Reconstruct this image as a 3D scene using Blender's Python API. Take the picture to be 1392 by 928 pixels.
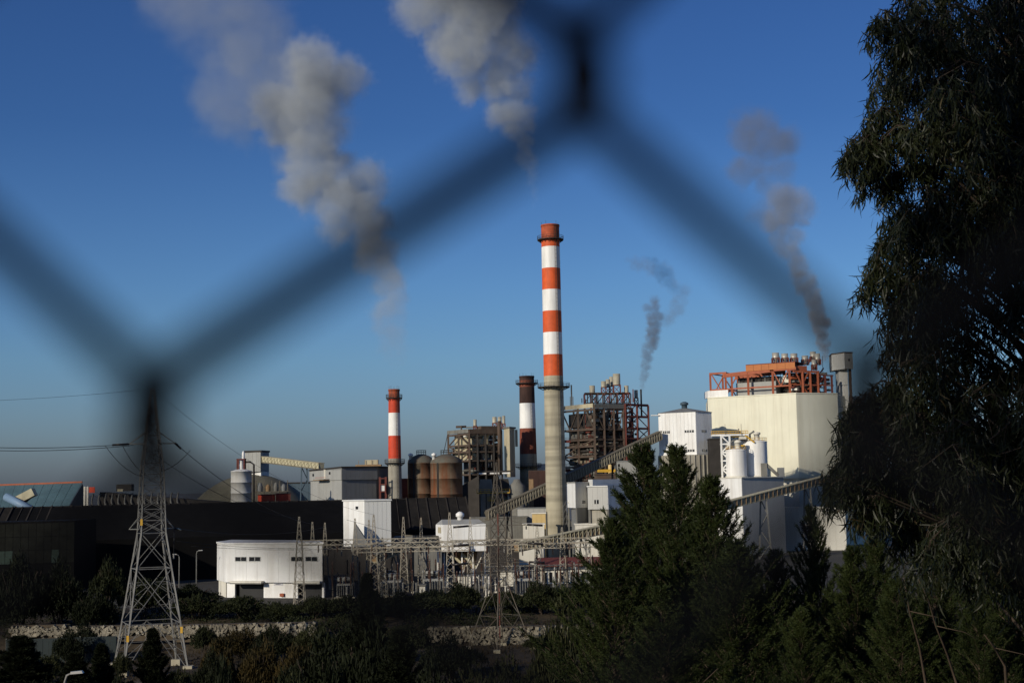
import bpy, math, random
import numpy as np
from mathutils import Matrix, Vector

random.seed(7)
rng = np.random.default_rng(11)
for o in list(bpy.data.objects):
    bpy.data.objects.remove(o)
SC = bpy.context.scene
COL = SC.collection
R = math.radians

# ------------------------------------------------------------------ camera
FPX = 1912.0
PITCH, ROLL = R(5.85), R(-1.1)
CAMZ = 21.0
cam_d = bpy.data.cameras.new('camera')
cam = bpy.data.objects.new('camera', cam_d)
COL.objects.link(cam)
CAM_R = Matrix.Rotation(math.pi / 2 + PITCH, 4, 'X') @ Matrix.Rotation(ROLL, 4, 'Z')
cam.matrix_world = Matrix.Translation((0, 0, CAMZ)) @ CAM_R
cam_d.sensor_width = 36.0
cam_d.lens = FPX / 1392.0 * 36.0
cam_d.clip_start = 0.01
cam_d.clip_end = 30000.0
cam_d.dof.use_dof = True
cam_d.dof.focus_distance = 380.0
cam_d.dof.aperture_fstop = 7.6
SC.camera = cam

# ------------------------------------------------------------------ sky and sun
SUN_AZ, SUN_EL = R(43.0), R(20.0)          # azimuth: from straight behind the camera towards the left
sun_vec = Vector((-math.sin(SUN_AZ) * math.cos(SUN_EL), -math.cos(SUN_AZ) * math.cos(SUN_EL), math.sin(SUN_EL)))
world = bpy.data.worlds.new('World')
SC.world = world
world.use_nodes = True
wn, wl = world.node_tree.nodes, world.node_tree.links
bg = wn['Background']
sky = wn.new('ShaderNodeTexSky')
sky.sky_type = 'NISHITA'
sky.sun_disc = False
sky.sun_elevation = SUN_EL
sky.sun_rotation = math.atan2(sun_vec.x, sun_vec.y)
sky.altitude = 50.0
sky.air_density = 1.0
sky.dust_density = 1.2
sky.ozone_density = 2.0
# a band of brownish haze low over the horizon, the same all the way round
tc = wn.new('ShaderNodeTexCoord')
sep = wn.new('ShaderNodeSeparateXYZ')
wl.new(tc.outputs['Generated'], sep.inputs[0])
rmp = wn.new('ShaderNodeValToRGB')
wl.new(sep.outputs['Z'], rmp.inputs[0])
els = rmp.color_ramp.elements
els[0].position, els[0].color = 0.0, (0.35, 0.42, 0.68, 1)
els[1].position, els[1].color = 0.5, (0.15, 0.28, 0.57, 1)
for p_, c_ in ((0.04, (0.365, 0.49, 0.765, 1)), (0.09, (0.355, 0.53, 0.785, 1)), (0.14, (0.31, 0.50, 0.78, 1)), (0.25, (0.20, 0.365, 0.65, 1))):
    e_ = els.new(p_); e_.color = c_
mixs = wn.new('ShaderNodeMix'); mixs.data_type = 'RGBA'; mixs.blend_type = 'MULTIPLY'
mixs.inputs[0].default_value = 1.0
wl.new(sky.outputs[0], mixs.inputs[6]); wl.new(rmp.outputs[0], mixs.inputs[7])
wl.new(mixs.outputs[2], bg.inputs[0])
bg.inputs[1].default_value = 0.12
sun_d = bpy.data.lights.new('sun', 'SUN')
sun_d.energy = 3.6
sun_d.angle = R(0.5)
sun_d.color = (1.0, 0.90, 0.74)
sun = bpy.data.objects.new('sun', sun_d)
COL.objects.link(sun)
sun.rotation_euler = sun_vec.to_track_quat('Z', 'Y').to_euler()
SC.view_settings.view_transform = 'Standard'
SC.view_settings.look = 'None'
SC.view_settings.gamma = 1.0
SC.view_settings.exposure = 0.0
SC.view_settings.use_curve_mapping = False
SC.render.engine = 'CYCLES'
SC.cycles.use_denoising = True
SC.cycles.max_bounces = 6
SC.cycles.diffuse_bounces = 2
SC.cycles.glossy_bounces = 2
SC.cycles.transmission_bounces = 2
SC.cycles.transparent_max_bounces = 6
SC.cycles.volume_bounces = 1
SC.cycles.volume_step_rate = 1.5
SC.cycles.volume_max_steps = 256

# ------------------------------------------------------------------ pixel -> point
CR3 = CAM_R.to_3x3()
def at(px, py, D):
    v = CR3 @ Vector(((px - 696.0) / FPX, (464.0 - py) / FPX, -1.0))
    return Vector((0, 0, CAMZ)) + v * (D / v.y)
def ax(px, py, D): return at(px, py, D).x
def az(px, py, D): return at(px, py, D).z
def S(D): return D / FPX * 1.005

# ------------------------------------------------------------------ materials
M = {}
def material(key, col, rough=0.75, var=0.12, scale=0.6, metal=0.0, streak=None, bands=None, bump=0.0, spec=0.3, rib=None, fine=None):
    m = bpy.data.materials.new(key); m.use_nodes = True
    n, l = m.node_tree.nodes, m.node_tree.links
    b = n['Principled BSDF']
    b.inputs['Roughness'].default_value = rough
    b.inputs['Metallic'].default_value = metal
    b.inputs['Specular IOR Level'].default_value = spec
    geo = n.new('ShaderNodeNewGeometry')
    def noise(sc3, detail=4.0, rough_=0.6):
        mp = n.new('ShaderNodeMapping'); mp.inputs['Scale'].default_value = sc3
        l.new(geo.outputs['Position'], mp.inputs[0])
        t = n.new('ShaderNodeTexNoise'); t.inputs['Scale'].default_value = 1.0
        t.inputs['Detail'].default_value = detail; t.inputs['Roughness'].default_value = rough_
        l.new(mp.outputs[0], t.inputs['Vector'])
        return t.outputs['Fac']
    def mix(fac, a, c, blend='MIX'):
        x = n.new('ShaderNodeMix'); x.data_type = 'RGBA'; x.blend_type = blend
        if isinstance(fac, float): x.inputs[0].default_value = fac
        else: l.new(fac, x.inputs[0])
        for k, v in ((6, a), (7, c)):
            if isinstance(v, tuple): x.inputs[k].default_value = v
            else: l.new(v, x.inputs[k])
        return x.outputs[2]
    def rng_(fac, a, c):
        x = n.new('ShaderNodeMapRange'); x.inputs[1].default_value = a; x.inputs[2].default_value = c
        l.new(fac, x.inputs[0]); return x.outputs[0]
    lo = tuple(max(0, c * (1 - var)) for c in col) + (1,)
    hi = tuple(min(1, c * (1 + var)) for c in col) + (1,)
    out = mix(rng_(noise((scale,) * 3), 0.3, 0.7), lo, hi)
    if fine:
        out = mix(rng_(noise((fine[0],) * 3, 2.0), 0.35, 0.65), out, mix(fine[1], out, (0, 0, 0, 1)))
    if bands:      # horizontal lifts: (frequency, darkness)
        out = mix(rng_(noise((0.01, 0.01, bands[0]), 3.0), 0.40, 0.62), out, mix(bands[1], out, (0.05, 0.045, 0.035, 1)))
    if streak:     # vertical runs: (colour, amount, horizontal scale)
        f = rng_(noise((streak[2], streak[2], streak[2] * 0.07), 5.0, 0.65), 0.5 - 0.1 * streak[1], 0.8 - 0.1 * streak[1])
        out = mix(f, out, mix(streak[1], out, tuple(streak[0]) + (1,)))
    l.new(out, b.inputs['Base Color'])
    if bump:
        bp = n.new('ShaderNodeBump'); bp.inputs['Strength'].default_value = bump; bp.inputs['Distance'].default_value = 0.1
        l.new(noise((3, 3, 3), 5.0), bp.inputs['Height']); l.new(bp.outputs[0], b.inputs['Normal'])
    M[key] = m
    return m

material('concrete', (0.40, 0.36, 0.26), 0.9, 0.12, 0.15, streak=((0.12, 0.10, 0.08), 0.35, 0.7), bands=(0.5, 0.35))
material('concrete_grey', (0.34, 0.315, 0.255), 0.9, 0.15, 0.2, streak=((0.08, 0.07, 0.06), 0.5, 0.6), bands=(0.4, 0.2))
material('orange_paint', (0.66, 0.105, 0.026), 0.65, 0.14, 0.3, streak=((0.20, 0.06, 0.03), 0.5, 0.7), fine=(0.8, .12))
material('orange_worn', (0.36, 0.075, 0.030), 0.75, 0.3, 0.5, streak=((0.06, 0.03, 0.02), 0.7, 0.8))
material('red_paint', (0.58, 0.060, 0.022), 0.65, 0.14, 0.3, streak=((0.16, 0.04, 0.02), 0.5, 0.7), fine=(0.8, .12))
material('brown_paint', (0.20, 0.055, 0.030), 0.75, 0.2, 0.3, streak=((0.05, 0.03, 0.025), 0.5, 0.7))
material('soot_brown', (0.055, 0.028, 0.022), 0.85, 0.25, 0.3, streak=((0.015, 0.012, 0.011), 0.6, 0.7))
material('white_paint', (0.80, 0.79, 0.75), 0.55, 0.05, 0.3, streak=((0.34, 0.29, 0.22), 0.5, 0.6))
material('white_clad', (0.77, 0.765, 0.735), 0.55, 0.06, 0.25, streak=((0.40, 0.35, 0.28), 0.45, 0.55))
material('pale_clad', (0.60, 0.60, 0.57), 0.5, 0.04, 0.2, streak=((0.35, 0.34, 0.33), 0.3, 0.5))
material('shade_grey_clad', (0.43, 0.42, 0.385), 0.5, 0.05, 0.2, streak=((0.25, 0.26, 0.28), 0.3, 0.5))  # white cladding with the shade of unlit faces mixed in; also plain grey walls
material('off_white', (0.66, 0.63, 0.54), 0.8, 0.06, 0.3, streak=((0.35, 0.31, 0.24), 0.4, 0.5))
material('cream_clad', (0.70, 0.675, 0.53), 0.6, 0.05, 0.15, streak=((0.46, 0.41, 0.29), 0.42, 0.4))
material('beige_clad', (0.42, 0.37, 0.25), 0.7, 0.10, 0.3, streak=((0.16, 0.12, 0.08), 0.45, 0.5))
material('casing_brown', (0.22, 0.19, 0.135), 0.8, 0.2, 0.3, streak=((0.06, 0.05, 0.04), 0.6, 0.5))
material('tan', (0.58, 0.42, 0.18), 0.8, 0.06, 0.3)
material('dirty_grey', (0.17, 0.165, 0.145), 0.8, 0.2, 0.3, streak=((0.05, 0.045, 0.04), 0.5, 0.5))
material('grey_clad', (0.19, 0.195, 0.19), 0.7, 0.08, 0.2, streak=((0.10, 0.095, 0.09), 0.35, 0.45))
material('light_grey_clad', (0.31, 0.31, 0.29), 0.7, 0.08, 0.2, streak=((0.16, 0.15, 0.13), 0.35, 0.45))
material('dark_steel', (0.032, 0.028, 0.025), 0.75, 0.25, 0.5)
material('brown_steel', (0.085, 0.064, 0.048), 0.8, 0.25, 0.5, streak=((0.09, 0.035, 0.02), 0.5, 0.9))
material('red_steel', (0.135, 0.038, 0.028), 0.75, 0.2, 0.5)
material('orange_steel', (0.32, 0.088, 0.040), 0.65, 0.15, 0.5)
material('orange_band', (0.40, 0.135, 0.038), 0.6, 0.10, 0.4)
material('galvanised', (0.185, 0.182, 0.168), 0.65, 0.25, 0.8, metal=0.1)
material('dull_galvanised', (0.10, 0.088, 0.07), 0.65, 0.25, 0.8, metal=0.1, streak=((0.12, 0.06, 0.03), 0.5, 0.8))
material('rusty_silo', (0.20, 0.155, 0.105), 0.85, 0.3, 0.25, streak=((0.17, 0.048, 0.014), 0.95, 0.45), fine=(0.5, 0.45))
material('silo_roof', (0.10, 0.095, 0.075), 0.85, 0.2, 0.3, streak=((0.12, 0.05, 0.02), 0.5, 0.6))
material('vent_metal', (0.36, 0.33, 0.25), 0.6, 0.15, 0.5, metal=0.1)
material('silver_metal', (0.42, 0.40, 0.34), 0.45, 0.15, 0.5, metal=0.35)
material('yellow_paint', (0.55, 0.32, 0.035), 0.6, 0.15, 0.5)
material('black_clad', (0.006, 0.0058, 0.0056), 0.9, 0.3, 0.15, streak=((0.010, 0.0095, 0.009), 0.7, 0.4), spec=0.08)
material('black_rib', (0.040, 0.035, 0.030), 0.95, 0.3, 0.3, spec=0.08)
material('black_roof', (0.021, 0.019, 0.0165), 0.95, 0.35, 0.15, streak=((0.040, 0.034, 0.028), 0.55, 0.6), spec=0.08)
material('hole', (0.010, 0.010, 0.011), 0.5, 0.2, 0.5)
material('window_glass', (0.02, 0.022, 0.026), 0.15, 0.2, 0.5, spec=0.6)
material('green_panel', (0.036, 0.056, 0.042), 0.7, 0.2, 0.5)
material('olive_panel', (0.014, 0.0145, 0.011), 0.8, 0.3, 0.5, spec=0.1)
material('teal_roof', (0.085, 0.15, 0.165), 0.7, 0.12, 0.15, streak=((0.05, 0.08, 0.09), 0.5, 0.3))
material('teal_fence', (0.022, 0.031, 0.031), 0.7, 0.15, 0.4)
material('pipe_blue', (0.16, 0.24, 0.34), 0.5, 0.05, 0.4)
material('blue_steel', (0.055, 0.085, 0.11), 0.6, 0.1, 0.4)
material('dome_grey', (0.155, 0.145, 0.105), 0.9, 0.15, 0.15, streak=((0.08, 0.075, 0.055), 0.5, 0.3))
material('conveyor_pale', (0.44, 0.40, 0.27), 0.8, 0.15, 0.6, streak=((0.2, 0.17, 0.1), 0.4, 0.7))
material('conveyor_dark', (0.135, 0.118, 0.085), 0.8, 0.2, 0.6)
material('conveyor_rib', (0.30, 0.27, 0.20), 0.8, 0.15, 0.6)
material('conveyor_rust', (0.26, 0.17, 0.09), 0.8, 0.25, 0.6)
material('gantry_steel', (0.33, 0.30, 0.235), 0.7, 0.3, 0.6, streak=((0.14, 0.07, 0.03), 0.5, 0.8))
material('ceramic', (0.30, 0.29, 0.26), 0.25, 0.1, 1.0, spec=0.5)
material('ceramic_brown', (0.07, 0.035, 0.025), 0.3, 0.2, 1.0, spec=0.5)
material('cable', (0.02, 0.02, 0.022), 0.6, 0.1, 1.0)
material('sign_white', (0.55, 0.55, 0.58), 0.5, 0.05, 1.0)
material('lettering', (0.10, 0.10, 0.13), 0.6, 0.05, 1.0)
material('stone', (0.27, 0.24, 0.18), 0.9, 0.6, 0.5, bump=0.3, fine=(2.0, 0.5))
material('soil', (0.075, 0.058, 0.038), 0.95, 0.3, 0.25, bump=0.3)
material('ground', (0.060, 0.045, 0.027), 0.95, 0.4, 0.06, fine=(1.2, 0.5))
material('yard', (0.06, 0.055, 0.045), 0.95, 0.25, 0.1, fine=(0.8, 0.4))
material('far_land', (0.10, 0.105, 0.11), 0.95, 0.2, 0.004)
material('bark', (0.05, 0.037, 0.027), 0.9, 0.3, 3.0, streak=((0.05, 0.035, 0.025), 0.6, 6.0))
material('twig', (0.070, 0.050, 0.034), 0.85, 0.2, 4.0)
material('fence_wire', (0.003, 0.0034, 0.005), 0.8, 0.1, 40.0, spec=0.03)
material('insulator_dark', (0.025, 0.022, 0.02), 0.3, 0.1, 1.0)

def leaf_material(key, c1, c2, scale, rough=0.55, transl=0.25, spec=0.25, spots=None):
    m = bpy.data.materials.new(key); m.use_nodes = True
    n, l = m.node_tree.nodes, m.node_tree.links
    b = n['Principled BSDF']; b.inputs['Roughness'].default_value = rough
    b.inputs['Specular IOR Level'].default_value = spec
    geo = n.new('ShaderNodeNewGeometry')
    t = n.new('ShaderNodeTexNoise'); t.inputs['Scale'].default_value = scale; t.inputs['Detail'].default_value = 3.0
    l.new(geo.outputs['Position'], t.inputs['Vector'])
    ad = n.new('ShaderNodeMath'); ad.operation = 'MULTIPLY_ADD'
    l.new(geo.outputs['Random Per Island'], ad.inputs[0]); ad.inputs[1].default_value = 0.55
    sb = n.new('ShaderNodeMath'); sb.operation = 'SUBTRACT'; l.new(t.outputs['Fac'], sb.inputs[0]); sb.inputs[1].default_value = 0.28
    l.new(sb.outputs[0], ad.inputs[2])
    rp = n.new('ShaderNodeValToRGB'); l.new(ad.outputs[0], rp.inputs[0])
    e = rp.color_ramp.elements
    e[0].position, e[0].color = 0.15, tuple(c1) + (1,)
    e[1].position, e[1].color = 0.85, tuple(c2) + (1,)
    if spots:
        k = e.new(0.97); k.color = tuple(spots) + (1,)
    l.new(rp.outputs[0], b.inputs['Base Color'])
    tr = n.new('ShaderNodeBsdfTranslucent'); l.new(rp.outputs[0], tr.inputs['Color'])
    mx = n.new('ShaderNodeMixShader'); mx.inputs[0].default_value = transl
    l.new(b.outputs[0], mx.inputs[1]); l.new(tr.outputs[0], mx.inputs[2])
    l.new(mx.outputs[0], n['Material Output'].inputs['Surface'])
    M[key] = m
leaf_material('eucalyptus_leaf', (0.004, 0.007, 0.0025), (0.025, 0.030, 0.011), 1.2, 0.45, 0.12, 0.22, spots=(0.13, 0.085, 0.04))
leaf_material('cypress_leaf', (0.006, 0.012, 0.003), (0.046, 0.060, 0.016), 1.0, 0.65, 0.2, 0.15)
leaf_material('bush_leaf', (0.007, 0.010, 0.004), (0.036, 0.042, 0.015), 0.25, 0.7, 0.2, 0.15)
leaf_material('dark_leaf', (0.004, 0.006, 0.002), (0.019, 0.024, 0.009), 0.25, 0.7, 0.2, 0.15)
leaf_material('ochre_leaf', (0.011, 0.011, 0.004), (0.060, 0.042, 0.012), 0.4, 0.7, 0.2, 0.15)
leaf_material('olive_leaf', (0.009, 0.012, 0.004), (0.045, 0.047, 0.017), 0.4, 0.7, 0.2, 0.15)
leaf_material('dry_grass', (0.02, 0.015, 0.008), (0.07, 0.05, 0.026), 0.5, 0.8, 0.2, 0.1)

# ------------------------------------------------------------------ building blocks
def new_obj(name, data=None, parent=None, loc=None):
    o = bpy.data.objects.new(name, data)
    COL.objects.link(o)
    if parent is not None:
        o.parent = parent
    if loc is not None:
        o.location = loc
    return o
def tag(o, label, cat, group=None, kind=None):
    o['label'] = label; o['category'] = cat
    if group: o['group'] = group
    o['kind'] = kind or 'thing'
    return o
def thing(name, loc, label, cat, group=None):
    return tag(new_obj(name, None, None, Vector(loc)), label, cat, group)
def origin(p):
    v = Vector((0, 0, 0))
    while p is not None:
        v = v + p.location; p = p.parent
    return v

class MB:
    """collects boxes, bars, prisms and lathes in world space; build() links one mesh object"""
    def __init__(self): self.v, self.f, self.sm = [], [], []
    def add(self, vs, fs, smooth=False):
        k = len(self.v)
        self.v += [tuple(p) for p in vs]
        self.f += [tuple(i + k for i in q) for q in fs]
        self.sm += [smooth] * len(fs)
        return self
    def box(self, c, size, rz=0.0):
        cx, cy, cz = c; x, y, z = (s / 2 for s in size)
        ca, sa = math.cos(rz), math.sin(rz)
        vs = []
        for k in (-z, z):
            for i, j in ((-x, -y), (x, -y), (x, y), (-x, y)):
                vs.append((cx + i * ca - j * sa, cy + i * sa + j * ca, cz + k))
        return self.add(vs, [(3, 2, 1, 0), (4, 5, 6, 7), (0, 1, 5, 4), (1, 2, 6, 5), (2, 3, 7, 6), (3, 0, 4, 7)])
    def prism(self, poly, z0, z1):
        n = len(poly)
        zz0 = z0 if isinstance(z0, (list, tuple)) else [z0] * n
        zz1 = z1 if isinstance(z1, (list, tuple)) else [z1] * n
        vs = [(p[0], p[1], zz0[i]) for i, p in enumerate(poly)] + [(p[0], p[1], zz1[i]) for i, p in enumerate(poly)]
        a = sum(poly[i][0] * poly[(i + 1) % n][1] - poly[(i + 1) % n][0] * poly[i][1] for i in range(n))
        fs = [tuple(range(n))[::-1], tuple(range(n, 2 * n))] + [(i, (i + 1) % n, n + (i + 1) % n, n + i) for i in range(n)]
        if a < 0: fs = [q[::-1] for q in fs]
        return self.add(vs, fs)
    def bar(self, p, q, w, h=None):
        p, q = Vector(p), Vector(q); d = q - p
        if d.length < 1e-6: return self
        h = h or w
        up = Vector((0, 0, 1)) if abs(d.normalized().z) < 0.95 else Vector((0, 1, 0))
        s = d.cross(up).normalized(); u = s.cross(d).normalized()
        vs = [e + s * a * w / 2 + u * b * h / 2 for e in (p, q) for a, b in ((-1, -1), (1, -1), (1, 1), (-1, 1))]
        return self.add(vs, [(0, 1, 2, 3), (7, 6, 5, 4), (4, 5, 1, 0), (5, 6, 2, 1), (6, 7, 3, 2), (7, 4, 0, 3)])
    def tube(self, pts, r, n=6, cap=True):
        pts = [Vector(p) for p in pts]
        rs = r if isinstance(r, (list, tuple)) else [r] * len(pts)
        vs, fs = [], []
        for i, p in enumerate(pts):
            d = (pts[min(i + 1, len(pts) - 1)] - pts[max(i - 1, 0)]).normalized()
            up = Vector((0, 0, 1)) if abs(d.z) < 0.9 else Vector((0, 1, 0))
            s = d.cross(up).normalized(); u = s.cross(d).normalized()
            for k in range(n):
                a = 2 * math.pi * k / n
                vs.append(p + (s * math.cos(a) + u * math.sin(a)) * rs[i])
        for i in range(len(pts) - 1):
            for k in range(n):
                fs.append((i * n + k, i * n + (k + 1) % n, (i + 1) * n + (k + 1) % n, (i + 1) * n + k))
        if cap:
            fs.append(tuple(range(n))[::-1]); m = (len(pts) - 1) * n
            fs.append(tuple(range(m, m + n)))
        return self.add(vs, fs, True)
    def lathe(self, c, prof, n=32, smooth=True):
        vs, fs = [], []
        for r, z in prof:
            for k in range(n):
                a = 2 * math.pi * k / n
                vs.append((c[0] + r * math.cos(a), c[1] + r * math.sin(a), z))
        for i in range(len(prof) - 1):
            for k in range(n):
                fs.append((i * n + k, i * n + (k + 1) % n, (i + 1) * n + (k + 1) % n, (i + 1) * n + k))
        self.add(vs, fs, smooth)
        return self
    def build(self, name, mat, parent=None, kind=None):
        me = bpy.data.meshes.new(name)
        off = origin(parent) if parent is not None else Vector((0, 0, 0))
        me.from_pydata([(x - off.x, y - off.y, z - off.z) for x, y, z in self.v], [], self.f)
        me.polygons.foreach_set('use_smooth', self.sm)
        me.materials.append(M[mat]); me.update()
        o = new_obj(name, me, parent)
        if kind: o['kind'] = kind
        return o

_unit = {}
def unit_mesh(mat):
    if mat not in _unit:
        me = bpy.data.meshes.new('bar_' + mat)
        v = [(x, y, z) for z in (0, 1) for x, y in ((-.5, -.5), (.5, -.5), (.5, .5), (-.5, .5))]
        me.from_pydata(v, [], [(3, 2, 1, 0), (4, 5, 6, 7), (0, 1, 5, 4), (1, 2, 6, 5), (2, 3, 7, 6), (3, 0, 4, 7)])
        me.materials.append(M[mat]); _unit[mat] = me
    return _unit[mat]
def bar(name, p, q, w, mat, parent, h=None):
    """one steel member: an object of its own on shared mesh data"""
    p, q = Vector(p), Vector(q); d = q - p; L = d.length
    if L < 1e-4: return None
    z = d / L
    up = Vector((0, 0, 1)) if abs(z.z) < 0.95 else Vector((0, 1, 0))
    x = z.cross(up).normalized(); y = z.cross(x)
    o = new_obj(name, unit_mesh(mat), parent)
    rot = Matrix((x * w, y * (h or w), z * L)).transposed().to_4x4()
    o.matrix_basis = Matrix.Translation(p - (origin(parent) if parent else Vector())) @ rot
    return o
def lerp(a, b, t): return Vector(a) + (Vector(b) - Vector(a)) * t
def P2(px, D, py=640.0): p = at(px, py, D); return Vector((p.x, p.y, 0))
def up(p, z): return Vector((p[0], p[1], z))

def panels(parent, a, b, z0, z1, n, mat, out=0.06, gap=0.05, t=0.08, rows=1, name='panel', mats=None):
    """cladding sheets along the wall a-b, each an object of its own, standing proud of the wall behind"""
    a, b = up(a, 0), up(b, 0); d = (b - a); L = d.length; d = d / L
    nrm = Vector((d.y, -d.x, 0)); w = L / n; hh = (z1 - z0) / rows
    for j in range(rows):
        for i in range(n):
            c = a + d * (w * (i + .5)) + nrm * (out - t / 2)
            mb = MB().box((c.x, c.y, z0 + hh * (j + .5)), (w - gap, t, hh - (gap if rows > 1 else 0)), math.atan2(d.y, d.x))
            mb.build(name, mats(i, j) if mats else mat, parent)
def on_wall(parent, a, b, u0, u1, z0, z1, mat, name, out=0.08, t=0.1):
    """a flat piece (window, door, sign) on wall a-b between u0 and u1 along it"""
    a, b = up(a, 0), up(b, 0); d = b - a; L = d.length; d = d / L
    nrm = Vector((d.y, -d.x, 0))
    c = a + d * (L * (u0 + u1) / 2) + nrm * (out - t / 2)
    return MB().box((c.x, c.y, (z0 + z1) / 2), (L * (u1 - u0), t, z1 - z0), math.atan2(d.y, d.x)).build(name, mat, parent)

# ------------------------------------------------------------------ ground
def terrain_z(x, y):
    kx = [-120, -60, -6, 3, 12, 20, 40, 80, 120, 150, 226, 231, 232, 236, 252, 262]
    kz = [60, 44, 20.4, 19.4, 17.2, 14.6, 9.0, 2.0, -2.6, -4.2, -4.2, -4.0, -2.4, -2.0, -0.5, 0.0]
    return float(np.interp(y, kx, kz))
xs = np.concatenate([np.linspace(-400, -60, 20), np.linspace(-55, 55, 45), np.linspace(60, 400, 20)])
ys = np.concatenate([np.linspace(-120, -10, 12), np.linspace(-8, 60, 40), np.linspace(64, 262, 60)])
gv, gf = [], []
for j, y in enumerate(ys):
    for i, x in enumerate(xs):
        bump_ = 0.35 * math.sin(x * 0.31 + y * 0.17) * math.sin(y * 0.23 - x * 0.11) if 8 < y < 225 else 0.0
        gv.append((x, y, terrain_z(x, y) + bump_))
nx = len(xs)
for j in range(len(ys) - 1):
    for i in range(nx - 1):
        gf.append((j * nx + i, j * nx + i + 1, (j + 1) * nx + i + 1, (j + 1) * nx + i))
o = MB().add(gv, gf, True).build('hillside', 'ground'); o['kind'] = 'structure'
o = MB().add([(-400, 262, 0), (400, 262, 0), (400, 640, 0), (-400, 640, 0)], [(0, 1, 2, 3)]).build('works_yard', 'yard'); o['kind'] = 'structure'
o = MB().add([(-14000, 640, -0.3), (14000, 640, -0.3), (14000, 20000, -0.3), (-14000, 20000, -0.3),
              (-14000, -2000, -6), (-400, -2000, -6), (-400, 640, -0.3), (400, 640, -0.3), (400, -2000, -6), (14000, -2000, -6)],
             [(0, 1, 2, 3), (4, 5, 6, 0), (8, 9, 1, 7)]).build('far_ground', 'far_land'); o['kind'] = 'structure'

# ------------------------------------------------------------------ chimneys
def chimney(label, px, py, D, rt, rb, py_top, bands, platforms, ladder_mat='dark_steel', fins=False):
    c = at(px, py, D); c = Vector((c.x, c.y, 0))
    zt = az(px, py_top, D)
    t = thing('chimney', c, label, 'chimney')
    def rad(z): return (rb + (rt - rb) * z / zt) * S(D)
    zs = [az(px, b[0], D) for b in bands]
    for i, (pyb, mat) in enumerate(bands):
        z1 = zs[i]; z0 = zs[i + 1] if i + 1 < len(bands) else -0.2
        nm = 'shaft' if mat.startswith('concrete') else 'band'
        MB().lathe(c, [(rad(z0), z0), (rad((z0 + z1) / 2), (z0 + z1) / 2), (rad(z1), z1)], 48).build(nm, mat, t)
    r = rad(zt)
    rim = MB().lathe(c, [(r - .35, zt - 3), (r - .35, zt + .25), (r + .12, zt + .25), (r + .12, zt - .3), (r + .02, zt - .3)], 48)
    rim.build('rim', bands[0][1], t)
    for pyp, w in platforms:
        z = az(px, pyp, D); r = rad(z)
        pl = MB().lathe(c, [(r + .02, z - .12), (r + w, z - .12), (r + w, z + .12), (r + .02, z + .12)], 40, False).build('platform', 'dark_steel', t)
        for k in range(16):
            a = 2 * math.pi * (k + .5) / 16; e = Vector((math.cos(a), math.sin(a), 0))
            bar('bracket', up(c + e * (r + .02), z - .9), up(c + e * (r + w - .05), z - .14), .12, 'dark_steel', pl)
        rl = MB()
        for h in (.55, 1.1):
            rl.lathe(c, [(r + w - .06, z + h - .04), (r + w + .02, z + h - .04), (r + w + .02, z + h + .04), (r + w - .06, z + h + .04)], 40, False)
        for k in range(20):
            a = 2 * math.pi * k / 20; e = c + Vector((math.cos(a), math.sin(a), 0)) * (r + w - .02)
            rl.bar(up(e, z + .1), up(e, z + 1.15), .07)
        rl.build('railing', 'dark_steel', pl)
    # caged ladder up the shaded flank, lightning rods on the rim
    a = R(-62); lad = MB(); e = Vector((math.cos(a), math.sin(a), 0)); s = Vector((-e.y, e.x, 0))
    for k in (-.3, .3):
        lad.bar(up(c + e * (rad(2) + .3) + s * k, 2), up(c + e * (rad(zt) + .3) + s * k, zt), .08)
    for j in range(int(zt / 1.2)):
        z = 2 + j * 1.2
        if z < zt: lad.bar(up(c + e * (rad(z) + .3) - s * .3, z), up(c + e * (rad(z) + .3) + s * .3, z), .05)
    lad.build('ladder', ladder_mat, t)
    for k in range(5):
        a = 2 * math.pi * k / 5 + .4; e = c + Vector((math.cos(a), math.sin(a), 0)) * (rad(zt) - .1)
        bar('lightning_rod', up(e, zt), up(e, zt + 1.3), .07, 'dark_steel', t)
    return t, c, rad

main, main_c, main_r = chimney('tallest chimney, orange and white bands above a bare concrete shaft', 756.5, 700, 418, 12.4, 14.0, 307,
    [(307, 'orange_worn'), (327, 'orange_paint'), (336, 'white_paint'), (365, 'orange_paint'), (394, 'white_paint'), (423, 'orange_paint'), (452, 'white_paint'),
     (482, 'orange_paint'), (511, 'concrete')], [(326, 1.2), (526, 1.9)])
z = az(756, 690, 418)
for sx in (-1, 1):      # dark raking buttress on either side of the foot
    b0 = main_c + Vector((sx * 3.0, -1.0, 0))
    MB().prism([(b0.x, b0.y - .6), (b0.x + sx * 4.6, b0.y - .6), (b0.x + sx * 4.6, b0.y + .9), (b0.x, b0.y + .9)], 0,
               [z - 1, 2.0, 2.0, z - 1]).build('buttress', 'dirty_grey', main)
st = MB(); e = main_c + Vector((2.35, -2.3, 0))
for dx in (-.5, .5):
    for dy in (-.5, .5): st.bar((e.x + dx, e.y + dy, 0), (e.x + dx, e.y + dy, az(756, 686, 418)), .12)
for j in range(8): st.bar((e.x - .5, e.y - .5, 2 * j + .5), (e.x + .5, e.y - .5, 2 * j + 2.2), .1)
st.build('stair_tower', 'galvanised', main)
chimney('slim chimney with red and white bands beside the rusty silos', 537, 660, 440, 7.4, 10.6, 530,
    [(530, 'orange_worn'), (541, 'red_paint'), (561, 'white_paint'), (592, 'red_paint'), (623, 'concrete_grey')], [(541, .8), (629, 1.1)])
chimney('sooty brown and white chimney standing behind the tallest chimney', 718.5, 640, 495, 10.0, 13.2, 512,
    [(512, 'soot_brown'), (517, 'brown_paint'), (526, 'soot_brown'), (548, 'white_paint'), (582, 'brown_paint'), (617, 'concrete')], [(521, 1.3), (634, 1.5)])

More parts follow.
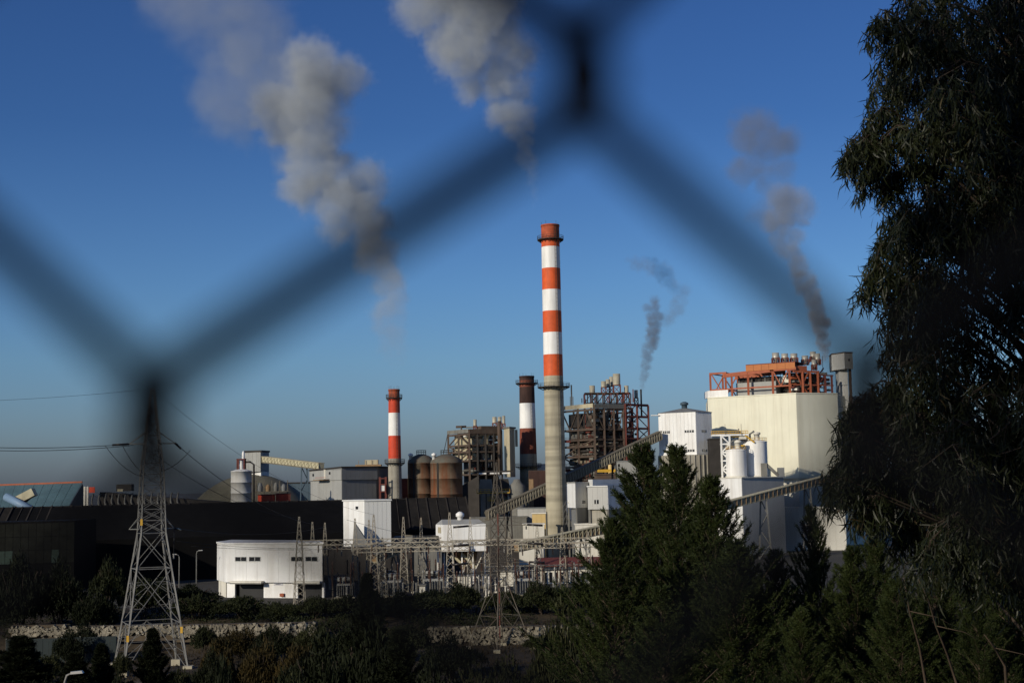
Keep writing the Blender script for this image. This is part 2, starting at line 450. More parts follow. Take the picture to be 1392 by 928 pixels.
# ------------------------------------------------------------------ rusty silos
def rusty_silo(label, px, r_px, D, py_eave, py_top):
    c = P2(px, D, 650); r = r_px * S(D); ze = az(px, py_eave, D); zt = az(px, py_top, D)
    t = thing('silo', c, label, 'silo', 'rusty storage silos')
    for k in range(6):
        z0, z1 = ze * k / 6, ze * (k + 1) / 6
        MB().lathe(c, [(r, z0), (r, z1 - .12), (r + .07, z1 - .12), (r + .07, z1), (r, z1)], 48).build('shell_ring', 'rusty_silo', t)
    MB().lathe(c, [(r + .05, ze), (r * .96, ze + (zt - ze) * .35), (r * .62, ze + (zt - ze) * .75), (r * .2, zt), (0.01, zt)], 48).build('roof', 'silo_roof', t)
    rl = MB()
    for h in (.6, 1.2):
        rl.lathe(c, [(r * .35, zt + h - .05), (r * .35 + .08, zt + h - .05), (r * .35 + .08, zt + h + .05)], 24)
    for k in range(12):
        a = k * math.pi / 6; rl.bar(up(c + Vector((math.cos(a), math.sin(a), 0)) * r * .35, zt - .8), up(c + Vector((math.cos(a), math.sin(a), 0)) * r * .35, zt + 1.2), .08)
    rl.build('railing', 'dark_steel', t)
    a = c + Vector((-r * .75, -r * .35, 0))
    MB().lathe(a, [(.55, ze - .2), (.55, ze + 2.2), (.75, ze + 2.2), (.75, ze + 2.8), (0.01, ze + 3.2)], 16).build('filter', 'white_paint', t)
    e = c + Vector((-r * .5, -r * .9, 0))
    MB().bar(up(e, .2), up(e, ze), .5, .2).build('ladder', 'dark_steel', t)
    return t
rusty_silo('grey rust-streaked silo, the left one of the pair with domed tops', 573, 18.5, 448, 629, 617)
rusty_silo('rust-brown silo, the right one of the pair with domed tops', 607, 21.5, 436, 629, 617)

# ------------------------------------------------------------------ white silo, dome, head house and gallery (left)
D = 415; c = P2(328, D, 660); r = 13.8 * S(D); z0, z1 = az(328, 684, D), az(328, 640, D)
t = thing('silo', c, 'small white ringed silo with red framework on top', 'silo')
for k in range(3):
    a, b = z0 + (z1 - z0) * k / 3, z0 + (z1 - z0) * (k + 1) / 3
    MB().lathe(c, [(r, a), (r, b - .2), (r + .1, b - .2), (r + .1, b - .05), (r, b)], 40).build('shell_ring', 'white_paint', t)
MB().lathe(c, [(r + .05, z1), (r * .5, z1 + .5), (.01, z1 + .6)], 40).build('roof', 'white_paint', t)
MB().lathe(c, [(r * .55, -.1), (r * .55, z0)], 20).build('skirt', 'light_grey_clad', t)
zt = az(328, 624, D)
for sx in (-1, 1):
    for sy in (-1, 1): bar('post', (c.x + sx * 1.0, c.y + sy * 1.0, z1), (c.x + sx * 1.0, c.y + sy * 1.0, zt), .35, 'red_steel', t)
for sy in (-1, 1): bar('beam', (c.x - 1.2, c.y + sy * 1.0, zt), (c.x + 1.2, c.y + sy * 1.0, zt), .35, 'red_steel', t)
MB().lathe(c, [(.5, z1), (.7, z1 + 1.6), (.55, zt - .6), (.8, zt), (.01, zt)], 20).build('filter', 'white_paint', t)
cc = c + Vector((.6, 0, 0)); MB().lathe(cc, [(.42, zt - .2), (.42, az(328, 616, D)), (.2, az(328, 613, D)), (.01, az(328, 613, D))], 16).build('vent', 'white_paint', t)
MB().tube([(c.x + r + .8, c.y - .5, 0), (c.x + r + .8, c.y - .5, z1 + 1.8), (c.x + r - .2, c.y - .5, z1 + 2.6), (c.x + 1.2, c.y - .5, z1 + 2.6)], .28, 8).build('pipe', 'dark_steel', t)

D = 500; c = P2(342, D, 660); r = 122 * S(D); zt = az(342, 644.5, D)
prof = [(r * u, zt * (1 - u ** 2.2)) for u in np.linspace(1, .01, 16)]
t = thing('storage_dome', c, 'low olive-grey storage dome behind the small white silo', 'dome')
MB().lathe(c, prof, 56).build('shell', 'dome_grey', t)
pc = P2(365, 432, 670); z = az(365, 668, 432)
dk = MB().box((pc.x, pc.y, z), (13, 3, .25)).build('deck', 'dull_galvanised', t)
for i in range(6): bar('post', (pc.x - 6 + i * 2.4, pc.y - 1, 0), (pc.x - 6 + i * 2.4, pc.y - 1, z + 3.4), .22, 'dull_galvanised', t)
for i in range(5):
    x = pc.x - 5 + i * 2.4
    MB().lathe(Vector((x, pc.y, 0)), [(.8, z), (.9, z + 1.4), (.5, z + 2.2 + .5 * (i % 2)), (.01, z + 2.3 + .5 * (i % 2))], 14).build('vessel', ['dirty_grey', 'grey_clad', 'conveyor_rust'][i % 3], t)

D = 498; a, b = P2(333, D, 630), P2(354.5, D - 3, 630); z0, z1 = az(344, 641, D), az(344, 614.5, D)
t = thing('head_house', a, 'pale grey conveyor head house above the dome', 'head house')
back = Vector((1.5, 8, 0))
MB().prism([a, b, b + back, a + back], z0, z1).build('wall', 'light_grey_clad', t)
panels(t, a, b, z0, z1 - .1, 4, 'light_grey_clad', .1, .06)
MB().prism([a + Vector((-.3, -.4, 0)), b + Vector((.3, -.4, 0)), b + back + Vector((.3, .3, 0)), a + back + Vector((-.3, .3, 0))], z1, z1 + .6).build('roof', 'dark_steel', t)
MB().prism([a + Vector((2.2, .8, 0)), b + Vector((-.1, .8, 0)), b + back, a + back + Vector((2, 0, 0))], z0 - 2.2, z0).build('plinth', 'white_paint', t)

def gallery(name, label, p, q, h, w, n, mat_side, mat_rib, mat_base, supports=(), roof=None, leg_mat='galvanised'):
    """an inclined belt gallery: side skin, floor, ribs one by one, and trestles"""
    p, q = Vector(p), Vector(q)
    t = thing(name, up(p, 0), label, 'conveyor')
    d = (q - p); side = Vector((d.y, -d.x, 0)).normalized()
    if side.y > 0: side = -side
    hv = Vector((0, 0, h))
    MB().bar(p + hv * .5, q + hv * .5, w * .82, h * .8).build('casing', mat_side, t)
    MB().bar(p, q, w, h * .16).build('floor', mat_base, t)
    MB().bar(p + hv, q + hv, w * 1.04, h * .1).build('roof', roof or mat_base, t)
    for i in range(n + 1):
        e = lerp(p, q, i / n) + side * (w * .47)
        bar('rib', e, e + hv, .16, mat_rib, t, .2)
    for i in range(n):
        e, g = lerp(p, q, i / n) + side * (w * .45), lerp(p, q, (i + 1) / n) + side * (w * .45)
        bar('brace', e, g + hv, .09, mat_rib, t)
    for u in supports:
        e = lerp(p, q, u)
        for s in (-1, 1):
            bar('leg', up(e + side * s * w * .9, 0), e + side * s * w * .4, .4, leg_mat, t)
        k = int(max(2, e.z / 4))
        for j in range(k):
            s = 1 if j % 2 else -1
            f0, f1 = j / k, (j + 1) / k
            bar('brace', lerp(up(e + side * s * w * .9, 0), e + side * s * w * .4, f0), lerp(up(e - side * s * w * .9, 0), e - side * s * w * .4, f1), .22, leg_mat, t)
    return t
gallery('belt_gallery', 'pale belt gallery running from the head house to the grey mill building', at(355, 627.5, 498), at(437, 637.5, 462), 2.0, 2.4, 18,
        'conveyor_pale', 'conveyor_pale', 'conveyor_dark', (0.73,), 'conveyor_pale', 'blue_steel')
for lab, x0, x1, y0, y1, dd in (('larger red box hopper behind the black shed below the dome', 350.5, 371, 673, 689, 424), ('smaller red box hopper behind the black shed below the dome', 375, 392, 671.5, 684, 428)):
    a, b = P2(x0, dd, 680), P2(x1, dd, 680); z1 = az(x0, y0, dd); z0 = az(x0, y1 + 3, dd)
    t = thing('hopper', a, lab, 'hopper')
    MB().prism([a, b, b + Vector((0, 4, 0)), a + Vector((0, 4, 0))], z0, z1).build('bin', 'red_paint', t)
    MB().prism([a + Vector((-.15, -.15, 0)), b + Vector((.15, -.15, 0)), b + Vector((.15, 4.2, 0)), a + Vector((-.15, 4.2, 0))], z1, z1 + .3).build('rim', 'red_steel', t)
    for e in (a, b): bar('leg', up(e + Vector((0, 2, 0)), 0), up(e + Vector((0, 2, 0)), z0), .5, 'red_steel', t)
# grey-blue shed behind
D = 545; a, b = P2(370, D, 660), P2(424, D, 660); z1 = az(400, 656.5, D)
t = thing('shed', a, 'dim blue-grey shed behind the dome and the gallery trestle', 'shed')
MB().prism([a, b, b + Vector((0, 15, 0)), a + Vector((0, 15, 0))], 0, z1).build('wall', 'blue_steel', t)
MB().prism([a + Vector((-.3, -.4, 0)), b + Vector((.3, -.4, 0)), b + Vector((.3, 15.3, 0)), a + Vector((-.3, 15.3, 0))], z1, z1 + .4).build('roof', 'dark_steel', t)

# grey mill building
Df = 435
a, b, c3 = P2(421, 452, 660), P2(464.5, 432, 660), P2(513, 440, 660)
c4 = c3 + Vector((3.5, 13, 0)); back = a + Vector((6, 16, 0))
zl, zm, zr = az(421, 640, 452), az(464.5, 635.5, 432), az(513, 633.5, 440)
zt = zm
zmid = az(464, 652, 432)
t = thing('mill_building', b, 'windowless grey mill building with an overhanging upper storey', 'building')
MB().prism([a + Vector((.3, .3, 0)), b + Vector((0, .4, 0)), c3 + Vector((-.4, .4, 0)), c4, back], 0, zmid).build('lower_wall', 'grey_clad', t)
MB().prism([a, b, c3, c4 + Vector((.3, 0, 0)), back], zmid, [zl, zt, zt, zt, zl]).build('upper_wall', 'grey_clad', t)
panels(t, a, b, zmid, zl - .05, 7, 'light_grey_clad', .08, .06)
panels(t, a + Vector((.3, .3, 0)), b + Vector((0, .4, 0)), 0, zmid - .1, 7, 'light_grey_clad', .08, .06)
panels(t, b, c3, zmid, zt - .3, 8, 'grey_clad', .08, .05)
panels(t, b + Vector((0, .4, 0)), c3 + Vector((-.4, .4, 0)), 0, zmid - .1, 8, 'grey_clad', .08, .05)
MB().prism([a + Vector((-.3, -.4, 0)), b + Vector((0, -.5, 0)), c3 + Vector((.4, -.4, 0)), c4 + Vector((.5, .2, 0)), back], [zl + .01, zt + .01, zt + .01, zt + .01, zl + .01], [zl + .4, zt + .4, zt + .4, zt + .4, zl + .4]).build('roof', 'dark_steel', t)
on_wall(t, a, b, .10, .15, zmid + 1.4, zmid + 2.2, 'hole', 'window', .12)
on_wall(t, a, b, .62, .67, zmid + 1.8, zmid + 2.6, 'hole', 'window', .12)
g = lerp(a, b, .45) + Vector((-.8, -1.0, 0))
pl = MB().box((g.x, g.y, zmid + .2), (8, 1.8, .2), math.atan2((b - a).y, (b - a).x)).build('platform', 'conveyor_rust', t)
MB().box((g.x + 1.6, g.y + .2, zmid + 2), (1.2, .8, 3)).build('cabinet', 'off_white', pl)
MB().box((g.x, g.y - .8, zmid + .9), (8, .08, .12), math.atan2((b - a).y, (b - a).x)).build('railing', 'orange_steel', pl)
g = lerp(b, c3, .72) + Vector((0, 4, 0))
MB().box((g.x, g.y, zt + .7), (8, 3, .5)).build('roof_deck', 'conveyor_rust', t)
MB().box((g.x + 1, g.y, zt + 1.7), (4, 2, 1.4)).build('roof_unit', 'beige_clad', t)
for i in range(4): bar('post', (g.x - 3 + i * 2, g.y - 1.4, zt + .9), (g.x - 3 + i * 2, g.y - 1.4, zt + 2.4), .12, 'conveyor_rust', t)
# little red-roofed transfer tower between mill and slim chimney
D = 436; a = P2(516, D, 670); b = P2(524, D, 670)
t = thing('transfer_tower', a, 'small red and white transfer tower beside the slim chimney', 'tower')
for e in (a, b):
    for k in (0, 3): bar('post', up(e + Vector((0, k, 0)), 0), up(e + Vector((0, k, 0)), az(520, 648, D)), .35, 'red_steel', t)
for yy in (650, 658, 668): bar('beam', up(a, az(520, yy, D)), up(b, az(520, yy, D)), .3, 'red_steel', t)
MB().prism([a + Vector((.3, .3, 0)), b + Vector((-.3, .3, 0)), b + Vector((-.3, 2.6, 0)), a + Vector((.3, 2.6, 0))], az(520, 667, D), az(520, 658, D)).build('cabin', 'white_paint', t)
e = P2(543, D + 14, 670); MB().prism([e, e + Vector((7, 0, 0)), e + Vector((7, 4, 0)), e + Vector((0, 4, 0))], 0, az(548, 650, D + 14)).build('annex', 'red_steel', t)

# ------------------------------------------------------------------ teal warehouse, pipe, conveyor end, gooseneck rack (far left)
D = 425
e0, e1 = at(-70, 694, 420), at(91, 692, 420); g0, g1 = at(-70, 662, 440), at(112, 655.5, 440)
t = thing('warehouse', up(e0, 0), 'long teal-roofed warehouse with an orange ridge behind the black shed', 'warehouse')
n = 14
for i in range(n):
    u0, u1 = (i + .02) / n, (i + .98) / n
    A, B, Cc, Dd = lerp(e0, e1, u0), lerp(e0, e1, u1), lerp(g0, g1, u1), lerp(g0, g1, u0)
    dz = Vector((0, 0, -.25))
    MB().add([A, B, Cc, Dd, A + dz, B + dz, Cc + dz, Dd + dz], [(0, 1, 2, 3), (7, 6, 5, 4), (0, 4, 5, 1), (1, 5, 6, 2), (2, 6, 7, 3), (3, 7, 4, 0)]).build('roof_sheet', 'teal_roof', t)
MB().bar(g0 + Vector((0, 0, .15)), g1 + Vector((0, 0, .15)), .7, .5).build('ridge_cap', 'orange_steel', t)
h1 = at(121, 690, 462)
MB().add([e1 + Vector((.05, 0, -.3)), g1 + Vector((.05, 0, -.3)), h1, up(h1, 0), up(e1, 0)], [(0, 1, 2, 3, 4)]).add(
    [e0 + Vector((0, 0, -.4)), e1 + Vector((0, 0, -.4)), up(e1, 0), up(e0, 0)], [(0, 3, 2, 1)]).build('wall', 'dark_steel', t)
t = tag(MB().tube([at(8, 675, 400), at(44, 693, 396)], 1.1, 16).build('chute_pipe', 'pipe_blue'), 'pale blue sloping pipe in front of the teal warehouse roof', 'pipe')
p0, p1 = at(24, 680, 402), at(47, 668, 402)
t = thing('conveyor_end', up(p0, 0), 'short cream planked conveyor end pointing up before the teal roof', 'conveyor')
MB().bar(p0, p1, 3, 2.2).build('casing', 'conveyor_pale', t)
MB().bar(p0 + Vector((0, .2, -1.6)), p1 + Vector((-1.5, .2, -1.4)), 2.6, .9).build('frame', 'dark_steel', t)
bar('leg', (p0.x, p0.y, 0), p0 + Vector((0, 0, -.6)), 1.2, 'dark_steel', t)
# rack of goosenecks
D = 410; zb = az(160, 692, D); zt = az(160, 668, D)
a, b = P2(114, D, 680), P2(300, D, 680)
t = thing('pipe_rack', a, 'dark rack of bent vent pipes on the roofline behind the pylon', 'pipe rack')
MB().prism([a + Vector((4, 2, 0)), b + Vector((0, 2, 0)), b + Vector((0, 10, 0)), a + Vector((4, 10, 0))], 0, [zt, az(300, 682, D), az(300, 682, D), zt]).build('housing', 'dark_steel', t)
for i in range(14):
    x = lerp(a, b, .06 + i * .048); zz = zt - 1.0
    MB().tube([(x.x, x.y + 1.2, zz + .4), (x.x, x.y, zz - 1), (x.x + .1, x.y - .6, zz - 2.2), (x.x + .8, x.y - 1.6, zz - 3.4), (x.x + 1.7, x.y - 2.4, zz - 4.2)], .26, 7).build('gooseneck', 'dirty_grey', t)
for x in (115, 119): bar('post', up(P2(x, D, 680), 0), up(P2(x, D, 680), az(x, 661, D)), .5, 'off_white', t)
e = P2(125, D - .5, 665); MB().box((e.x, e.y, az(125, 665.5, D)), (1.7, .3, 1.6)).build('red_board', 'red_paint', t)
e = P2(165, D - .5, 665); MB().box((e.x, e.y + 4, az(140, 663, D)), (4.4, 3, 2.0)).build('roof_unit', 'dark_steel', t)
e = P2(164, D - 1, 665); MB().box((e.x, e.y, az(164, 666, D)), (1.6, 1.2, .7)).build('lamp_box', 'beige_clad', t)

# ------------------------------------------------------------------ black coal shed
def bx_(px): return 318 + (px + 80) / 720 * 54
t = thing('coal_shed', P2(-80, 318, 700), 'very long black coal shed with ribbed lean-to roof', 'shed')
ridge_z, eave_z = 18.2, 10.5
pxs = np.linspace(-90, 642, 27)
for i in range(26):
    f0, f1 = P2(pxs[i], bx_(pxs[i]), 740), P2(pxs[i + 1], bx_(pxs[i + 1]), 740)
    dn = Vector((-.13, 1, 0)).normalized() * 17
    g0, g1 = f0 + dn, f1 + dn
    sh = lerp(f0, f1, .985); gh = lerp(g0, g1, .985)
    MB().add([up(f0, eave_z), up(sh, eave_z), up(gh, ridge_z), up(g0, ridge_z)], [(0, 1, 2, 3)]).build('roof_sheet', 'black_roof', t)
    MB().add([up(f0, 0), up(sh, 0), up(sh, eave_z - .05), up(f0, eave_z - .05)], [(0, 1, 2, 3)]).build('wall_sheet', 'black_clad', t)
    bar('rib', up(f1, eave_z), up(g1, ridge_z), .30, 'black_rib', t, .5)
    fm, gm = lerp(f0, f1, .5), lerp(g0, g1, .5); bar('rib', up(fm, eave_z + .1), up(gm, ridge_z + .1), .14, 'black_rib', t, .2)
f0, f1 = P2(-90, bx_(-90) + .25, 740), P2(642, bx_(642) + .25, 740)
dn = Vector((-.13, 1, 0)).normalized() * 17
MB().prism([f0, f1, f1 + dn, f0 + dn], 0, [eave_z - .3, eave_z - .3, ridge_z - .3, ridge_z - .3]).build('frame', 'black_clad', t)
# darker projecting front at the left with glazed panels
a, b = P2(-90, 300, 740), P2(101, 309, 740); zt = az(50, 711, 305)
MB().prism([a, b, b + Vector((0, 16, 0)), a + Vector((0, 16, 0))], 0, zt + .4).build('porch', 'black_clad', t)
tones = {(1, 2): 0}
pick = random.Random(3)
panels(t, a, b, zt - 8.6, zt, 18, 'olive_panel', .1, .08, .1, 3, 'facade_panel', lambda i, j: 'green_panel' if pick.random() < .30 else 'olive_panel')

# ------------------------------------------------------------------ boiler houses
def steel_face(t, A, B, zs, ncol, cw, mat, braces=(), beam_mat=None):
    A, B = up(A, 0), up(B, 0)
    for i in range(ncol):
        e = lerp(A, B, i / (ncol - 1)); bar('column', up(e, 0), up(e, zs[-1]), cw, mat, t)
    for z in zs: bar('beam', up(A, z), up(B, z), cw * .7, beam_mat or mat, t, cw * .9)
    for (i, j, kind) in braces:
        e, f = lerp(A, B, i / (ncol - 1)), lerp(A, B, (i + 1) / (ncol - 1)); z0, z1 = zs[j], zs[j + 1]
        m = (e + f) / 2
        if kind == 'x':
            bar('brace', up(e, z0), up(f, z1), cw * .5, mat, t); bar('brace', up(e, z1), up(f, z0), cw * .5, mat, t)
        elif kind == 'v':
            bar('brace', up(e, z1), up(m, z0), cw * .5, mat, t); bar('brace', up(f, z1), up(m, z0), cw * .5, mat, t)
        elif kind == 'a':
            bar('brace', up(e, z0), up(m, z1), cw * .5, mat, t); bar('brace', up(f, z0), up(m, z1), cw * .5, mat, t)
        elif kind == '/':
            bar('brace', up(e, z0), up(f, z1), cw * .5, mat, t)
        else: bar('brace', up(e, z1), up(f, z0), cw * .5, mat, t)
def vent_stack(t, px, py0, py1, wpx, D, mat='vent_metal'):
    c = P2(px, D, 530); r = wpx / 2 * S(D); z1, z0 = az(px, py0, D), az(px, py1, D)
    MB().lathe(c, [(r, z0), (r, z1), (r - .15, z1), (r - .15, z0 + .3), (.01, z0 + .3)], 24).build('vent_stack', mat, t)
    return c, r, z0
def stand(t, c, r, z0, zb, mat='red_steel'):
    k = r * .95
    cs = [Vector((c.x + sx * k, c.y + sy * k, 0)) for sx, sy in ((-1, -1), (1, -1), (1, 1), (-1, 1))]
    for e in cs: bar('stand_leg', up(e, zb), up(e, z0), .28, mat, t)
    for i in range(4):
        bar('stand_rail', up(cs[i], z0), up(cs[(i + 1) % 4], z0), .25, mat, t)
        bar('stand_brace', up(cs[i], zb), up(cs[(i + 1) % 4], z0), .2, mat, t)
def clutter(t, A, B, z0, z1, n, seed, mats, depth=4.0, pipes=True):
    """ducts, pipes, cable trays and small vessels inside a steel frame"""
    q = random.Random(seed); A, B = up(A, 0), up(B, 0); d = B - A; L = d.length; dd = d / L; nrm = Vector((-dd.y, dd.x, 0))
    for i in range(n):
        u = q.uniform(.03, .9); z = q.uniform(z0, z1); k = q.uniform(.5, depth); e = A + d * u + nrm * k; m = q.choice(mats)
        w = q.random()
        if w < .45:
            ln = q.uniform(.12, .5) * L; f = A + d * min(.98, u + ln / L) + nrm * k; r = q.uniform(.12, .5)
            MB().tube([up(e, z), up(f, z)], r, 8).build('pipe', m, t)
        elif w < .65:
            MB().tube([up(e, z), up(e, min(z1, z + q.uniform(2, 7)))], q.uniform(.15, .45), 8).build('pipe', m, t)
        elif w < .85:
            MB().box((e.x, e.y, z), (q.uniform(1, 3.5), q.uniform(.8, 2), q.uniform(.6, 2)), math.atan2(d.y, d.x)).build('duct', m, t)
        else:
            bar('cable_tray', up(e, z), up(A + d * min(.97, u + .25) + nrm * k, z + q.choice((0, 0, 2.2))), .35, m, t)

# right boiler house
A, B, Cc = P2(765, 508, 600), P2(808.5, 492, 600), P2(848, 500, 600); E = P2(882, 508, 600)
t = thing('boiler_house', B, 'tall open-framed brown boiler house with a cluster of roof stacks', 'boiler house')
lev = [az(808, y, 492) for y in (655, 634, 620, 606, 597, 583, 556, 550)]
steel_face(t, A, B, lev, 3, .75, 'brown_steel', ((0, 5, 'v'), (1, 5, 'a'), (0, 2, '/'), (1, 3, '/'), (0, 1, '\\')), 'brown_steel')
steel_face(t, B, Cc, lev, 4, .7, 'brown_steel', ((0, 5, '\\'), (1, 5, 'v'), (2, 5, 'v'), (1, 2, '/'), (0, 1, 'x')), 'brown_steel')
bk = Vector((5, 20, 0))
steel_face(t, A + bk, Cc + bk, lev, 5, .7, 'dark_steel', ((0, 3, 'x'), (2, 5, 'x')), 'dark_steel')
# roof girder skin
on_wall(t, A, B, 0, 1, lev[-2] + .6, lev[-1] + .5, 'beige_clad', 'girder', .5, .5)
on_wall(t, B, Cc, 0, 1, lev[-2] + .4, lev[-1] + .4, 'dirty_grey', 'girder', .5, .5)
# inner boiler casing, one box per storey, set back behind the frame
nrmL = Vector((-(B - A).y, (B - A).x, 0)).normalized(); nrmR = Vector((-(Cc - B).y, (Cc - B).x, 0)).normalized()
mt = ['dirty_grey', 'dark_steel', 'casing_brown', 'dirty_grey', 'casing_brown', 'dirty_grey', 'dark_steel']
for j in range(len(lev) - 2):
    a1, b1 = lerp(A, B, .05) + nrmL * 2.2, lerp(A, B, .97) + nrmL * 2.2
    h = lev[j + 1] - lev[j]
    MB().prism([a1, b1, b1 + Vector((3, 14, 0)), a1 + Vector((3, 14, 0))], lev[j] + h * .18, lev[j] + h * .86).build('casing', mt[(j + 1) % 5], t)
    a1, b1 = lerp(B, Cc, .12) + nrmR * 2.4, lerp(B, Cc, .52) + nrmR * 2.4
    MB().prism([a1, b1, b1 + Vector((2, 8, 0)), a1 + Vector((2, 8, 0))], lev[j] + h * .25, lev[j] + h * .8).build('casing', ['dirty_grey', 'dark_steel', 'grey_clad'][j % 3], t)
    e, f = (A + B) / 2, (B + Cc) / 2
    MB().prism([A + Vector((0, .6, 0)), B + Vector((0, .6, 0)), Cc + Vector((0, .6, 0)), Cc + bk, A + bk], lev[j] - .12, lev[j] + .12).build('floor', 'dark_steel', t)
    rl = MB()
    for h_ in (.6, 1.2): rl.bar(up(A, lev[j] + h_), up(B, lev[j] + h_), .09).bar(up(B, lev[j] + h_), up(Cc, lev[j] + h_), .09)
    for k in range(11): rl.bar(up(lerp(A, B, k / 10), lev[j]), up(lerp(A, B, k / 10), lev[j] + 1.2), .08); rl.bar(up(lerp(B, Cc, k / 10), lev[j]), up(lerp(B, Cc, k / 10), lev[j] + 1.2), .08)
    rl.build('railing', 'brown_steel', t)
clutter(t, A, B, lev[0], lev[3], 44, 4, ['brown_steel', 'dirty_grey', 'red_steel', 'beige_clad'])
clutter(t, B, Cc, lev[0], lev[6], 80, 5, ['brown_steel', 'dirty_grey', 'red_steel', 'dark_steel', 'galvanised', 'vent_metal'])
clutter(t, A, B, lev[0], lev[5], 50, 14, ['dark_steel', 'brown_steel', 'dirty_grey', 'dark_steel', 'red_steel'], 2)
clutter(t, B, Cc, lev[0], lev[6], 60, 15, ['dark_steel', 'brown_steel', 'dark_steel', 'dirty_grey'], 2)
for i in range(26):
    e = lerp(P2(790, 499, 540), P2(862, 502, 540), (i + random.random()) / 26); zz = az(825, 547, 500); bar('pipe', up(e, zz), up(e, zz + random.uniform(1.0, 5.2)), random.uniform(.12, .4), random.choice(('dark_steel', 'brown_steel', 'red_steel')), t)
e = A + nrmL * 18; MB().prism([lerp(A, B, .02) + nrmL * 7, Cc + nrmR * 8, Cc + bk, A + bk], 0, lev[5]).build('core', 'dark_steel', t)
# red stair and pipe tower on the right flank
lr = [az(865, y, 506) for y in (656, 640, 625, 610, 596, 582, 566, 550)]
F = Cc + Vector((.8, 0, 0))
steel_face(t, F, E, lr, 3, .5, 'red_steel', ((0, 6, 'x'), (1, 5, '\\'), (1, 6, '\\'), (0, 4, '/'), (1, 3, 'x'), (0, 2, 'x')), 'red_steel')
steel_face(t, F + Vector((1, 8, 0)), E + Vector((1, 8, 0)), lr, 3, .5, 'red_steel', ((0, 5, 'x'), (1, 4, 'x')), 'red_steel')
for z in lr:
    bar('beam', up(E, z), up(E + Vector((1, 8, 0)), z), .35, 'red_steel', t); bar('beam', up(F, z), up(F + Vector((1, 8, 0)), z), .35, 'red_steel', t)
clutter(t, F, lerp(F, E, .7), lr[0], lr[6], 40, 6, ['red_steel', 'orange_steel', 'brown_steel', 'dirty_grey', 'off_white', 'dark_steel'], 6)
MB().prism([F + Vector((1, 3, 0)), lerp(F, E, .55) + Vector((0, 3, 0)), lerp(F, E, .55) + Vector((0, 7, 0)), F + Vector((1, 7, 0))], 0, lr[4]).build('core', 'dark_steel', t)
zr = lev[-1] + .5
# deck and red trusses under the roof stacks
dk0, dk1 = P2(795, 500, 540), P2(857, 503, 540); zd0, zd1 = az(825, 547, 500), az(825, 534, 500)
for yy in (0, 7):
    o_ = Vector((0, yy, 0))
    steel_face(t, dk0 + o_, dk1 + o_, [zd0, zd1], 8, .32, 'red_steel', tuple((i, 0, 'x' if i % 2 else '/') for i in range(7)), 'brown_steel')
MB().prism([dk0, dk1, dk1 + Vector((0, 7, 0)), dk0 + Vector((0, 7, 0))], zd1, zd1 + .3).build('deck', 'dark_steel', t)
for px, y0, y1, w, dd, yb in ((805, 524, 534, 7.5, 503, 534.5), (820.5, 518, 526.5, 6.5, 503, 534), (826.5, 515.5, 526, 6, 506, 534), (831.5, 512, 525, 6, 509, 534),
                           (838.5, 508, 523.5, 10, 501, 534), (851.5, 524, 534, 6, 502, 541), (864.5, 530, 541, 5, 508, 549.5)):
    c, r, z0 = vent_stack(t, px, y0, y1, w, dd)
    if yb > y1 + .8: stand(t, c, r, z0, az(px, yb, dd))
c = P2(777, 506, 540); bar('mast', up(c, zr), up(c, az(777, 523, 506)), .5, 'dirty_grey', t)
for s in (-1, 1): bar('mast_leg', up(c + Vector((s * .5, 0, 0)), zr), up(c + Vector((s * .5, 0, 0)), az(777, 539, 506)), .25, 'dirty_grey', t)
MB().tube([up(P2(871.5, 506, 540), lr[-1] - 4), up(P2(871.5, 506, 540), az(871.5, 529, 506))], .32, 10).build('flue_pipe', 'dark_steel', t)

# left boiler house
A, B, Cc = P2(609.5, 486, 610), P2(638, 474, 610), P2(682, 480, 610)
t = thing('boiler_house', B, 'lower dark boiler house with a beige braced panel and beige duct tower', 'boiler house')
lev = [az(638, y, 474) for y in (660, 645, 626, 614, 605, 590, 584.5)]
steel_face(t, A, B, lev, 3, .65, 'brown_steel', ((0, 4, '/'), (1, 4, '\\'), (0, 2, '\\'), (1, 2, '/'), (0, 3, '\\'), (1, 3, '/')), 'brown_steel')
steel_face(t, B, Cc, lev, 5, .6, 'dark_steel', ((0, 4, '\\'), (0, 3, '\\'), (0, 2, '\\'), (2, 3, 'x')), 'brown_steel')
nL = Vector((-(B - A).y, (B - A).x, 0)).normalized(); nR = Vector((-(Cc - B).y, (Cc - B).x, 0)).normalized()
MB().prism([lerp(A, B, .12) + nL * 1.5, lerp(A, B, .97) + nL * 1.5, lerp(A, B, .97) + nL * 8, lerp(A, B, .12) + nL * 8], lev[2], lev[5]).build('casing', 'beige_clad', t)
MB().prism([A + nL * 6, B + nL * 4, Cc + nR * 6, Cc + nR * 18, A + nL * 20], 0, lev[4]).build('core', 'dark_steel', t)
on_wall(t, A, B, 0, 1, lev[5] + .5, lev[6] + .4, 'dirty_grey', 'girder', .4, .4)
on_wall(t, B, Cc, 0, 1, lev[5] + .2, lev[6] + .4, 'brown_steel', 'girder', .4, .4)
for j in range(1, 6):
    MB().prism([A + nL * .6, B + nL * .6, Cc + nR * .6, Cc + nR * 8, A + nL * 9], lev[j] - .12, lev[j] + .12).build('floor', 'dark_steel', t)
for j in range(1, 6):
    h = lev[j + 1] - lev[j]
    if j < 5:
        a1, b1 = lerp(B, Cc, .42) + nR * 2, lerp(B, Cc, .92) + nR * 2
        MB().prism([a1, b1, b1 + nR * 4, a1 + nR * 4], lev[j] + .3 * h, lev[j] + .75 * h).build('casing', ['dirty_grey', 'dark_steel', 'brown_steel', 'grey_clad'][j % 4], t)
clutter(t, A, Cc, lev[1], lev[6] + 2, 40, 19, ['dark_steel', 'brown_steel', 'dark_steel', 'dirty_grey'], 2)
